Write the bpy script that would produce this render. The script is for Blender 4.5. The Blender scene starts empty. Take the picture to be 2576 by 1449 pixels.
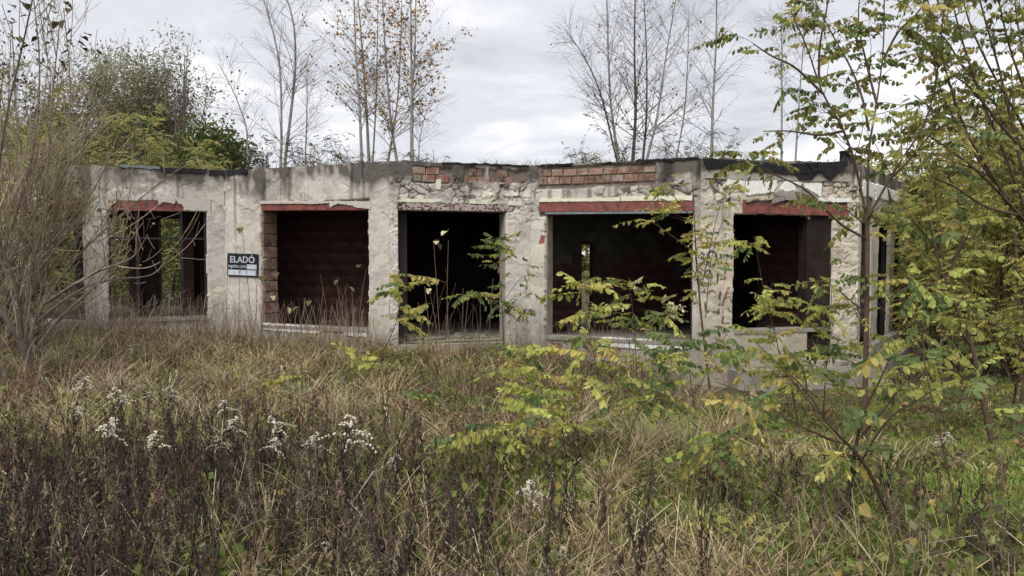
import bpy, math
import numpy as np
from mathutils import Vector, Matrix

# ------------------------------------------------------------------ camera, world, sun, exposure
scene = bpy.context.scene
col = scene.collection
CAM_Z, FPX, PITCH = 1.70, 1930.0, math.atan(84.5 / 1930.0)
cam_data = bpy.data.cameras.new('camera')
cam_data.sensor_width = 36.0
cam_data.lens = FPX / 2576.0 * 36.0
cam_data.clip_start = 0.05
cam_data.clip_end = 3000.0
cam = bpy.data.objects.new('camera', cam_data)
cam.location = (0, 0, CAM_Z)
cam.rotation_euler = (math.pi / 2 - PITCH, 0, 0)
col.objects.link(cam)
scene.camera = cam

world = bpy.data.worlds.new('World')
scene.world = world
world.use_nodes = True
wn = world.node_tree.nodes
wl = world.node_tree.links
wn.clear()
SUN_EL, SUN_AZ = math.radians(52), math.radians(205)     # behind the camera, a little to the left
sky = wn.new('ShaderNodeTexSky')
sky.sky_type = 'NISHITA'
sky.sun_disc = False
sky.sun_elevation = SUN_EL
sky.sun_rotation = SUN_AZ
sky.dust_density = 3.0
tc = wn.new('ShaderNodeTexCoord')
sep = wn.new('ShaderNodeSeparateXYZ')
wl.new(tc.outputs['Generated'], sep.inputs[0])
mx = wn.new('ShaderNodeMath'); mx.operation = 'MAXIMUM'; mx.inputs[1].default_value = 0.0
wl.new(sep.outputs['Z'], mx.inputs[0])
ad = wn.new('ShaderNodeMath'); ad.operation = 'ADD'; ad.inputs[1].default_value = 0.16
wl.new(mx.outputs[0], ad.inputs[0])
dvx = wn.new('ShaderNodeMath'); dvx.operation = 'DIVIDE'
dvy = wn.new('ShaderNodeMath'); dvy.operation = 'DIVIDE'
wl.new(sep.outputs['X'], dvx.inputs[0]); wl.new(ad.outputs[0], dvx.inputs[1])
wl.new(sep.outputs['Y'], dvy.inputs[0]); wl.new(ad.outputs[0], dvy.inputs[1])
cmb = wn.new('ShaderNodeCombineXYZ')
wl.new(dvx.outputs[0], cmb.inputs[0]); wl.new(dvy.outputs[0], cmb.inputs[1])
n1 = wn.new('ShaderNodeTexNoise')
n1.inputs['Scale'].default_value = 0.95
n1.inputs['Detail'].default_value = 7
n1.inputs['Roughness'].default_value = 0.56
n1.inputs['Distortion'].default_value = 0.25
wl.new(cmb.outputs[0], n1.inputs['Vector'])
rp = wn.new('ShaderNodeValToRGB')
rp.color_ramp.interpolation = 'EASE'
e = rp.color_ramp.elements
e[0].position = 0.33; e[0].color = (0.36, 0.378, 0.42, 1)
e[1].position = 0.63; e[1].color = (0.775, 0.775, 0.785, 1)
m_ = rp.color_ramp.elements.new(0.48); m_.color = (0.53, 0.54, 0.57, 1)
wl.new(n1.outputs['Fac'], rp.inputs[0])
skm = wn.new('ShaderNodeVectorMath'); skm.operation = 'SCALE'
skm.inputs['Scale'].default_value = 0.10
wl.new(sky.outputs[0], skm.inputs[0])
mixs = wn.new('ShaderNodeMix'); mixs.data_type = 'RGBA'
mixs.inputs['Factor'].default_value = 0.93
wl.new(skm.outputs[0], mixs.inputs[6]); wl.new(rp.outputs[0], mixs.inputs[7])
bg = wn.new('ShaderNodeBackground')
bg.inputs['Strength'].default_value = 0.88
wl.new(mixs.outputs[2], bg.inputs['Color'])
wo = wn.new('ShaderNodeOutputWorld')
wl.new(bg.outputs[0], wo.inputs[0])

sun_data = bpy.data.lights.new('sun', 'SUN')
sun_data.energy = 1.5
sun_data.angle = math.radians(35)
sun_data.color = (1.0, 0.965, 0.92)
sun = bpy.data.objects.new('sun', sun_data)
sdir = Vector((math.sin(SUN_AZ) * math.cos(SUN_EL), math.cos(SUN_AZ) * math.cos(SUN_EL), math.sin(SUN_EL)))
sun.rotation_euler = sdir.to_track_quat('Z', 'Y').to_euler()
sun.location = (0, 0, 30)
col.objects.link(sun)

scene.view_settings.view_transform = 'Standard'
scene.view_settings.look = 'None'
scene.view_settings.gamma = 1.0
scene.view_settings.exposure = 0.80
scene.view_settings.use_curve_mapping = False
scene.render.engine = 'CYCLES'
scene.cycles.max_bounces = 6
scene.cycles.diffuse_bounces = 3
scene.cycles.transparent_max_bounces = 8
scene.cycles.use_denoising = True
scene.cycles.denoiser = 'OPENIMAGEDENOISE'

# ------------------------------------------------------------------ helpers
RNG = np.random.default_rng(11)
_cp, _sp = math.cos(PITCH), math.sin(PITCH)


def ray(u, v):
    dx, dy = (u - 1288.0) / FPX, -(v - 724.5) / FPX
    return np.array([dx, dy * _sp + _cp, dy * _cp - _sp])


def at(u, v, Y):
    """point of the place seen at (u, v) of a 2576-wide picture, at the distance Y"""
    d = ray(u, v)
    t = Y / d[1]
    return np.array([d[0] * t, Y, CAM_Z + d[2] * t])


def hash2(ix, iy, seed):
    h = (ix.astype(np.int64) * 374761393 + iy.astype(np.int64) * 668265263 + seed * 974634777) & 0xFFFFFFFF
    h = ((h ^ (h >> 13)) * 1274126177) & 0xFFFFFFFF
    h = h ^ (h >> 16)
    return (h & 0xFFFFFF) / float(0xFFFFFF)


def vnoise(x, y, seed=0):
    x = np.asarray(x, float); y = np.asarray(y, float)
    ix, iy = np.floor(x), np.floor(y)
    fx, fy = x - ix, y - iy
    fx = fx * fx * (3 - 2 * fx); fy = fy * fy * (3 - 2 * fy)
    a = hash2(ix, iy, seed); b = hash2(ix + 1, iy, seed)
    c = hash2(ix, iy + 1, seed); d = hash2(ix + 1, iy + 1, seed)
    return (a * (1 - fx) + b * fx) * (1 - fy) + (c * (1 - fx) + d * fx) * fy


def fbm(x, y, seed=0, oct=4):
    s, a, t = 0.0, 0.5, 0.0
    for i in range(oct):
        s = s + a * vnoise(np.asarray(x) * 2 ** i, np.asarray(y) * 2 ** i, seed + i * 17)
        t += a
        a *= 0.5
    return s / t


def sstep(a, b, x):
    t = np.clip((np.asarray(x, float) - a) / (b - a), 0, 1)
    return t * t * (3 - 2 * t)


def gz(x, y):
    """height of the ground"""
    x = np.asarray(x, float); y = np.asarray(y, float)
    z = -0.05 - 0.62 * sstep(-0.5, 4.5, x) * sstep(5.0, 12.0, y) + 0.22 * sstep(-3.0, -8.5, x) * sstep(6, 13, y)
    z = z + 0.10 * (fbm(x * 0.5, y * 0.5, 3, 3) - 0.5) * sstep(0, 3, y) + 0.05 * (fbm(x * 2.2, y * 2.2, 9, 2) - 0.5)
    return z


def unit(v):
    return v / np.maximum(np.linalg.norm(v, axis=-1, keepdims=True), 1e-9)


class MB:
    """collects vertices, quads and triangles of one mesh"""
    def __init__(self):
        self.v, self.q, self.t, self.c, self.n = [], [], [], [], 0

    def add(self, v, q=None, t=None, c=None):
        v = np.asarray(v, float).reshape(-1, 3)
        if q is not None and len(q):
            self.q.append(np.asarray(q, np.int64).reshape(-1, 4) + self.n)
        if t is not None and len(t):
            self.t.append(np.asarray(t, np.int64).reshape(-1, 3) + self.n)
        self.v.append(v)
        if c is None:
            c = (0.5, 0.5, 0.5)
        c = np.asarray(c, float)
        if c.ndim == 1:
            c = np.tile(c, (len(v), 1))
        self.c.append(c)
        self.n += len(v)

    def box(self, x0, x1, y0, y1, z0, z1, c=None):
        v = [(x, y, z) for z in (z0, z1) for y in (y0, y1) for x in (x0, x1)]
        q = [(0, 2, 3, 1), (4, 5, 7, 6), (0, 1, 5, 4), (2, 6, 7, 3), (0, 4, 6, 2), (1, 3, 7, 5)]
        self.add(v, q, None, c)

    def mesh(self, name, mats, origin=(0, 0, 0), smooth=False, attr=True):
        v = np.concatenate(self.v) - np.asarray(origin, float)
        q = np.concatenate(self.q) if self.q else np.zeros((0, 4), np.int64)
        t = np.concatenate(self.t) if self.t else np.zeros((0, 3), np.int64)
        me = bpy.data.meshes.new(name)
        me.vertices.add(len(v))
        me.vertices.foreach_set('co', v.astype(np.float32).ravel())
        loops = np.concatenate([q.ravel(), t.ravel()]).astype(np.int32)
        me.loops.add(len(loops))
        me.loops.foreach_set('vertex_index', loops)
        me.polygons.add(len(q) + len(t))
        st = np.concatenate([np.arange(len(q)) * 4, len(q) * 4 + np.arange(len(t)) * 3]).astype(np.int32)
        me.polygons.foreach_set('loop_start', st)
        me.update(calc_edges=True)
        if attr:
            a = me.color_attributes.new('Col', 'FLOAT_COLOR', 'POINT')
            c = np.concatenate(self.c)
            c4 = np.ones((len(c), 4), np.float32)
            c4[:, :3] = c
            a.data.foreach_set('color', c4.ravel())
        me.polygons.foreach_set('use_smooth', np.full(len(me.polygons), smooth))
        for m in (mats if isinstance(mats, (list, tuple)) else [mats]):
            me.materials.append(m)
        return me

    def obj(self, name, mats, parent=None, smooth=False, attr=True):
        org = (0, 0, 0)
        if parent is not None:
            org = parent_origin(parent)
        me = self.mesh(name, mats, org, smooth, attr)
        o = bpy.data.objects.new(name, me)
        col.objects.link(o)
        if parent is not None:
            o.parent = parent
        return o


def parent_origin(p):
    v = Vector((0, 0, 0))
    while p is not None:
        v = v + Vector(p.location)
        p = p.parent
    return tuple(v)


def tag(o, label=None, cat=None, group=None, kind=None):
    if label: o['label'] = label
    if cat: o['category'] = cat
    if group: o['group'] = group
    if kind: o['kind'] = kind
    return o


def thing(name, loc, label, cat, group=None):
    o = bpy.data.objects.new(name, None)
    o.empty_display_size = 0.2
    o.location = tuple(float(a) for a in loc)
    col.objects.link(o)
    return tag(o, label, cat, group)


def inst(name, me, parent, loc, M3, scale=1.0):
    """an object that shares the mesh me; M3 columns are its axes, loc in the world"""
    o = bpy.data.objects.new(name, me)
    col.objects.link(o)
    org = parent_origin(parent) if parent is not None else (0, 0, 0)
    m = Matrix(((M3[0][0] * scale, M3[0][1] * scale, M3[0][2] * scale, loc[0] - org[0]),
                (M3[1][0] * scale, M3[1][1] * scale, M3[1][2] * scale, loc[1] - org[1]),
                (M3[2][0] * scale, M3[2][1] * scale, M3[2][2] * scale, loc[2] - org[2]),
                (0, 0, 0, 1)))
    if parent is not None:
        o.parent = parent
    o.matrix_basis = m
    return o


def tubes(mb, P, R, k=4, c=(0.3, 0.25, 0.2)):
    """P (N, n, 3) centre lines, R (N, n) radii"""
    P = np.asarray(P, float); R = np.asarray(R, float)
    if P.ndim == 2:
        P = P[None]; R = R[None]
    N, n, _ = P.shape
    T = unit(np.gradient(P, axis=1))
    ref = np.where(np.abs(T[..., 2:3]) < 0.9, np.array([0, 0, 1.0]), np.array([1.0, 0, 0]))
    ref = np.broadcast_to(ref[:, n // 2:n // 2 + 1], T.shape)
    a = unit(np.cross(T, ref)); b = np.cross(T, a)
    th = np.arange(k) / k * 2 * math.pi
    V = P[:, :, None] + R[:, :, None, None] * (np.cos(th)[None, None, :, None] * a[:, :, None] + np.sin(th)[None, None, :, None] * b[:, :, None])
    idx = np.arange(N * n * k).reshape(N, n, k)
    j2 = np.roll(idx, -1, axis=2)
    q = np.stack([idx[:, :-1], j2[:, :-1], j2[:, 1:], idx[:, 1:]], -1).reshape(-1, 4)
    c = np.asarray(c, float)
    if c.ndim == 2 and len(c) == N:
        c = np.repeat(c, n * k, axis=0)
    mb.add(V.reshape(-1, 3), q, None, c)


def smooth_line(pts, n=12):
    """Catmull-Rom through control points"""
    p = np.asarray(pts, float)
    if len(p) == 2:
        t = np.linspace(0, 1, n)[:, None]
        return p[0] * (1 - t) + p[1] * t
    q = np.vstack([2 * p[0] - p[1], p, 2 * p[-1] - p[-2]])
    out = []
    tt = np.linspace(0, len(p) - 1, n)
    for t in tt:
        i = min(int(t), len(p) - 2); f = t - i
        a, b, c, d = q[i], q[i + 1], q[i + 2], q[i + 3]
        out.append(0.5 * ((2 * b) + (-a + c) * f + (2 * a - 5 * b + 4 * c - d) * f * f + (-a + 3 * b - 3 * c + d) * f ** 3))
    return np.array(out)


def spawn(P, R, count, t0, t1, ang, len0, len1, ratio=0.5, grav=0.0, wig=0.05, npts=6, fall=0.4, rng=RNG, flat=0.0, tip=0.25):
    """children of the polylines P: returns centre lines and radii"""
    P = np.asarray(P); R = np.asarray(R)
    if P.ndim == 2:
        P = P[None]; R = R[None]
    N, n, _ = P.shape
    L = np.linalg.norm(np.diff(P, axis=1), axis=2).sum(1)
    idx = rng.choice(N, count, p=L / L.sum())
    t = rng.uniform(t0, t1, count)
    f = t * (n - 1); i = np.minimum(f.astype(int), n - 2); fr = (f - i)[:, None]
    pos = P[idx, i] * (1 - fr) + P[idx, i + 1] * fr
    r0 = R[idx, i] * (1 - fr[:, 0]) + R[idx, i + 1] * fr[:, 0]
    T = unit(P[idx, i + 1] - P[idx, i])
    rnd = rng.normal(size=(count, 3)); rnd[:, 2] *= (1 - flat)
    perp = unit(rnd - (rnd * T).sum(1, keepdims=True) * T)
    an = np.radians(rng.uniform(ang[0], ang[1], count))[:, None]
    d = T * np.cos(an) + perp * np.sin(an)
    ln = rng.uniform(len0, len1, count) * (1 - fall * t)
    step = (ln / (npts - 1))[:, None]
    pts = [pos]
    for k in range(npts - 1):
        d = unit(d + np.array([0, 0, grav]) / (npts - 1) + rng.normal(size=(count, 3)) * wig)
        pts.append(pts[-1] + d * step)
    C = np.stack(pts, 1)
    rr = (r0 * ratio)[:, None] * np.linspace(1, tip, npts)[None]
    return C, rr


# ------------------------------------------------------------------ materials
MAT = {}


def material(name, color=(0.5, 0.5, 0.5), attr=False, rough=0.85, var=0.15, scale=6.0, bump=0.0, bscale=40.0, trans=0.0, rnd=0.0, hue=0.0, spec=0.2, metal=0.0, detail=4, mix2=None, mixlo=0.5, mixhi=0.6, mixscale=12.0):
    m = bpy.data.materials.new(name)
    m.use_nodes = True
    nt = m.node_tree; N = nt.nodes; Lk = nt.links
    N.clear()
    out = N.new('ShaderNodeOutputMaterial')
    p = N.new('ShaderNodeBsdfPrincipled')
    p.inputs['Roughness'].default_value = rough
    p.inputs['Specular IOR Level'].default_value = spec
    p.inputs['Metallic'].default_value = metal
    if attr:
        src = N.new('ShaderNodeVertexColor'); src.layer_name = 'Col'; c = src.outputs['Color']
    else:
        src = N.new('ShaderNodeRGB'); src.outputs[0].default_value = (*color, 1); c = src.outputs[0]
    geo = N.new('ShaderNodeTexCoord')
    if var:
        nz = N.new('ShaderNodeTexNoise'); nz.inputs['Scale'].default_value = scale
        nz.inputs['Detail'].default_value = detail
        Lk.new(geo.outputs['Object'], nz.inputs['Vector'])
        mr = N.new('ShaderNodeMapRange')
        mr.inputs['From Min'].default_value = 0.25; mr.inputs['From Max'].default_value = 0.75
        mr.inputs['To Min'].default_value = 1 - var; mr.inputs['To Max'].default_value = 1 + var
        Lk.new(nz.outputs['Fac'], mr.inputs[0])
        mu = N.new('ShaderNodeVectorMath'); mu.operation = 'SCALE'
        Lk.new(c, mu.inputs[0]); Lk.new(mr.outputs[0], mu.inputs['Scale'])
        c = mu.outputs[0]
    if mix2 is not None:
        nm = N.new('ShaderNodeTexNoise'); nm.inputs['Scale'].default_value = mixscale; nm.inputs['Detail'].default_value = 8
        nm.inputs['Roughness'].default_value = 0.65
        gm = N.new('ShaderNodeNewGeometry')
        Lk.new(gm.outputs['Position'], nm.inputs['Vector'])
        mm = N.new('ShaderNodeMapRange'); mm.inputs['From Min'].default_value = mixlo; mm.inputs['From Max'].default_value = mixhi
        Lk.new(nm.outputs['Fac'], mm.inputs[0])
        mc = N.new('ShaderNodeMix'); mc.data_type = 'RGBA'
        Lk.new(mm.outputs[0], mc.inputs['Factor']); Lk.new(c, mc.inputs[6]); mc.inputs[7].default_value = (*mix2, 1)
        c = mc.outputs[2]
    if rnd or hue:
        oi = N.new('ShaderNodeObjectInfo')
        hs = N.new('ShaderNodeHueSaturation')
        mv = N.new('ShaderNodeMapRange')
        mv.inputs['To Min'].default_value = 1 - rnd; mv.inputs['To Max'].default_value = 1 + rnd
        Lk.new(oi.outputs['Random'], mv.inputs[0]); Lk.new(mv.outputs[0], hs.inputs['Value'])
        if hue:
            wn2 = N.new('ShaderNodeTexWhiteNoise'); wn2.noise_dimensions = '1D'
            Lk.new(oi.outputs['Random'], wn2.inputs['W'])
            mh = N.new('ShaderNodeMapRange')
            mh.inputs['To Min'].default_value = 0.5 - hue; mh.inputs['To Max'].default_value = 0.5 + hue
            Lk.new(wn2.outputs['Value'], mh.inputs[0]); Lk.new(mh.outputs[0], hs.inputs['Hue'])
        Lk.new(c, hs.inputs['Color']); c = hs.outputs[0]
    Lk.new(c, p.inputs['Base Color'])
    if bump:
        nb = N.new('ShaderNodeTexNoise'); nb.inputs['Scale'].default_value = bscale; nb.inputs['Detail'].default_value = 6
        Lk.new(geo.outputs['Object'], nb.inputs['Vector'])
        bp = N.new('ShaderNodeBump'); bp.inputs['Strength'].default_value = bump; bp.inputs['Distance'].default_value = 0.02
        Lk.new(nb.outputs['Fac'], bp.inputs['Height']); Lk.new(bp.outputs[0], p.inputs['Normal'])
    sh = p.outputs[0]
    if trans:
        tr = N.new('ShaderNodeBsdfTranslucent'); Lk.new(c, tr.inputs['Color'])
        mxs = N.new('ShaderNodeMixShader'); mxs.inputs[0].default_value = trans
        Lk.new(sh, mxs.inputs[1]); Lk.new(tr.outputs[0], mxs.inputs[2]); sh = mxs.outputs[0]
    Lk.new(sh, out.inputs[0])
    MAT[name] = m
    return m


material('plaster', attr=True, rough=0.95, var=0.10, scale=18, bump=0.5, bscale=60)
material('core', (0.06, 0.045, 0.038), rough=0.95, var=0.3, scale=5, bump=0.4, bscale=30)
material('brick', (0.28, 0.145, 0.10), rough=0.95, var=0.45, scale=9, rnd=0.25, hue=0.01, bump=0.4, bscale=50, mix2=(0.35, 0.30, 0.25), mixlo=0.44, mixhi=0.56, mixscale=9)
material('brick_pale', (0.36, 0.245, 0.19), rough=0.95, var=0.4, scale=9, rnd=0.2, bump=0.4, bscale=50, mix2=(0.10, 0.085, 0.07), mixlo=0.52, mixhi=0.64, mixscale=8)
material('red_steel', (0.25, 0.08, 0.066), rough=0.6, var=0.3, scale=7, bump=0.15, spec=0.3, mix2=(0.10, 0.055, 0.045), mixlo=0.50, mixhi=0.62, mixscale=9)
material('rusty_steel', attr=True, rough=0.8, var=0.5, scale=60, bump=0.3)
material('dark_steel', (0.018, 0.019, 0.022), rough=0.5, var=0.4, scale=20, spec=0.4)
material('grey_steel', (0.20, 0.23, 0.24), rough=0.6, var=0.3, scale=12)
material('foam', (0.80, 0.79, 0.62), rough=0.95, var=0.12, scale=10, bump=0.6, bscale=110)
material('foam_white', (0.86, 0.86, 0.80), rough=0.95, var=0.10, scale=14, bump=0.4, bscale=70)
material('concrete', (0.30, 0.28, 0.24), rough=0.95, var=0.35, scale=4, bump=0.4, bscale=30, detail=7)
material('concrete_pale', (0.40, 0.36, 0.30), rough=0.95, var=0.25, scale=6, bump=0.5, bscale=40, detail=7)
material('felt', (0.022, 0.021, 0.024), rough=0.75, var=0.4, scale=6, bump=0.3, bscale=30)
material('moss', (0.07, 0.075, 0.03), rough=1, var=0.5, scale=3, bump=0.5)
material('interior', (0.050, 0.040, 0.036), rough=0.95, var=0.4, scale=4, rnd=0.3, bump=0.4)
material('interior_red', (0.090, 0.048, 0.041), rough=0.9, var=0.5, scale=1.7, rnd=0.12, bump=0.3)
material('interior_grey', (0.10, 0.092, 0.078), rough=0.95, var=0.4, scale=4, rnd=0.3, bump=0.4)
material('inside_shade', (0.013, 0.010, 0.009), rough=0.95, var=0.4, scale=3)  # near-black colour stands in for the shade inside the rooms
material('sign_black', (0.014, 0.015, 0.018), rough=0.5, var=0.2, scale=6, spec=0.4, mix2=(0.05, 0.048, 0.044), mixlo=0.55, mixhi=0.75, mixscale=14)
material('sign_white', (0.58, 0.64, 0.72), rough=0.6, var=0.15, scale=12)
material('soil', (0.085, 0.065, 0.042), rough=1.0, var=0.5, scale=2.5, bump=0.8, bscale=12, detail=8)
material('veg', attr=True, rough=0.85, var=0.0, trans=0.40, spec=0.15)
material('dry', attr=True, rough=0.95, var=0.0, trans=0.10, spec=0.1)
material('bark', attr=True, rough=0.95, var=0.30, scale=14, bump=0.5, bscale=50, spec=0.1)
material('leaf_green', (0.19, 0.25, 0.095), rough=0.7, var=0.2, scale=8, trans=0.42, rnd=0.25, hue=0.02)
material('leaf_lime', (0.46, 0.475, 0.135), rough=0.7, var=0.25, scale=8, trans=0.42, rnd=0.25, hue=0.02)
material('leaf_yellow', (0.52, 0.455, 0.15), rough=0.7, var=0.25, scale=8, trans=0.42, rnd=0.25, hue=0.015)
material('leaf_olive', (0.235, 0.23, 0.07), rough=0.7, var=0.25, scale=8, trans=0.38, rnd=0.35, hue=0.025)  # darker leaf colour, the look of backlit crowns put into the albedo
material('leaf_tan', (0.56, 0.49, 0.28), rough=0.8, var=0.3, scale=8, trans=0.25, rnd=0.25, hue=0.01)
material('leaf_dark', (0.10, 0.085, 0.045), rough=0.8, var=0.3, scale=10, trans=0.15, rnd=0.35, hue=0.015)
material('leaf_gold', (0.40, 0.21, 0.045), rough=0.8, var=0.3, scale=10, trans=0.3, rnd=0.3, hue=0.015)
material('fluff', (0.70, 0.64, 0.53), rough=1.0, var=0.25, scale=40, trans=0.2, rnd=0.15)
material('cloth_yellow', (0.62, 0.44, 0.03), rough=0.7, var=0.2, scale=8)
material('rag_white', (0.62, 0.60, 0.56), rough=0.9, var=0.2, scale=8)

# ------------------------------------------------------------------ ground
def axis(core0, core1, step, far):
    a = np.arange(core0, core1 + 1e-6, step)
    up = core1 + np.geomspace(step * 2, far, 26)
    dn = core0 - np.geomspace(step * 2, far, 26)[::-1]
    return np.concatenate([dn, a, up])


gx = axis(-13, 13, 0.14, 900.0); gy = axis(1.0, 16.0, 0.14, 900.0)
GX, GY = np.meshgrid(gx, gy)
g = MB()
gi = np.arange(GX.size).reshape(GX.shape)
gq = np.stack([gi[:-1, :-1], gi[:-1, 1:], gi[1:, 1:], gi[1:, :-1]], -1).reshape(-1, 4)
g.add(np.stack([GX, GY, gz(GX, GY)], -1), gq)
ground = g.obj('ground', MAT['soil'], smooth=True, attr=False)
tag(ground, kind='structure')

# ------------------------------------------------------------------ building
ROOF_Z = 3.30
KU = 2576.0 / 4032.0


def plan(u, Y):
    return np.array([(u - 1288.0) / FPX * Y, Y])


VTXL = plan(-330, 13.9)
VTX = [plan(20, 15.1), plan(240, 14.1), plan(567, 15.07), plan(980, 13.5), plan(1335, 14.26), plan(1760, 13.08), plan(2158, 13.9), plan(2285, 18.6)]
bld = thing('abandoned_building', (0, 16.0, 0), 'derelict single-storey shell with zigzag plaster facade and empty dark openings', 'building')


class Panel:
    def __init__(self, a, b):
        self.a, self.b = a, b
        d = b - a
        self.L = float(np.linalg.norm(d))
        self.t = d / self.L
        self.n = np.array([self.t[1], -self.t[0]])

    def sz(self, u, v):
        """(s, z) on the wall's plane for a picture point"""
        r = ray(u, v)
        den = r[0] * self.n[0] + r[1] * self.n[1]
        k = (self.a @ self.n) / den
        p = r[:2] * k
        return float((p - self.a) @ self.t), float(CAM_Z + r[2] * k)

    def w(self, s, z, h):
        s = np.asarray(s, float); z = np.asarray(z, float); h = np.asarray(h, float)
        s, z, h = np.broadcast_arrays(s, z, h)
        return np.stack([self.a[0] + self.t[0] * s + self.n[0] * h, self.a[1] + self.t[1] * s + self.n[1] * h, z], -1)

    def box(self, mb, s0, s1, z0, z1, h0, h1, c=None):
        v = [self.w(s, z, h) for z in (z0, z1) for h in (h0, h1) for s in (s0, s1)]
        q = [(0, 1, 3, 2), (4, 6, 7, 5), (0, 4, 5, 1), (2, 3, 7, 6), (0, 2, 6, 4), (1, 5, 7, 3)]
        mb.add(np.array(v), q, None, c)

    def plate(self, mb, poly, h0, h1, c=None, uv=True, jag=0.0, sub=0.03, rng=RNG):
        """an extruded outline; poly in picture points or (s, z)"""
        p = [self.sz(*a) for a in poly] if uv else list(poly)
        if jag:
            q = []
            for i in range(len(p)):
                a, b = np.array(p[i]), np.array(p[(i + 1) % len(p)])
                L = np.linalg.norm(b - a)
                k = max(1, int(L / sub))
                nrm = np.array([-(b - a)[1], (b - a)[0]]) / max(L, 1e-6)
                for j in range(k):
                    off = rng.normal() * jag if j else 0.0
                    q.append(a + (b - a) * j / k + nrm * off)
            p = q
        p = np.array(p)
        n = len(p)
        from mathutils.geometry import tessellate_polygon
        tri = tessellate_polygon([[Vector((a[0], a[1], 0)) for a in p]])
        V = np.concatenate([self.w(p[:, 0], p[:, 1], h1), self.w(p[:, 0], p[:, 1], h0)])
        area = 0.5 * sum(p[i][0] * p[(i + 1) % n][1] - p[(i + 1) % n][0] * p[i][1] for i in range(n))
        T = []
        for a, b, c_ in tri:
            T.append((a, b, c_)); T.append((c_ + n, b + n, a + n))
        Q = [(i, n + i, n + (i + 1) % n, (i + 1) % n) for i in range(n)]
        mb.add(V, Q, T, c)


PZ, PA, PB, PC, PD, PE, PF = [Panel(VTX[i], VTX[i + 1]) for i in range(7)]
STEP = 0.0165
WALL_T = 0.30


def rect(P, uL, uR, vT, vB):
    s0, z1a = P.sz(uL, vT[0]); s1, z1b = P.sz(uR, vT[1])
    z0a = P.sz(uL, vB[0])[1]; z0b = P.sz(uR, vB[1])[1]
    return (s0, s1, (z0a + z0b) / 2, (z1a + z1b) / 2)


def seg_dist(S, Z, line):
    d = np.full(S.shape, 9.0)
    for (a, b) in zip(line[:-1], line[1:]):
        a = np.array(a); b = np.array(b); ab = b - a
        t = np.clip(((S - a[0]) * ab[0] + (Z - a[1]) * ab[1]) / (ab @ ab + 1e-9), 0, 1)
        d = np.minimum(d, np.hypot(S - a[0] - t * ab[0], Z - a[1] - t * ab[1]))
    return d


def soft(S, Z, r, edge, seed, amp=0.06):
    """1 inside the rect, noisy soft border"""
    n = (fbm(S * 6, Z * 6, seed, 4) - 0.5) * 2 * amp
    d = np.minimum(np.minimum(S - r[0], r[1] - S), np.minimum(Z - r[2], r[3] - Z)) + n
    return sstep(-edge, edge, d)


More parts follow.
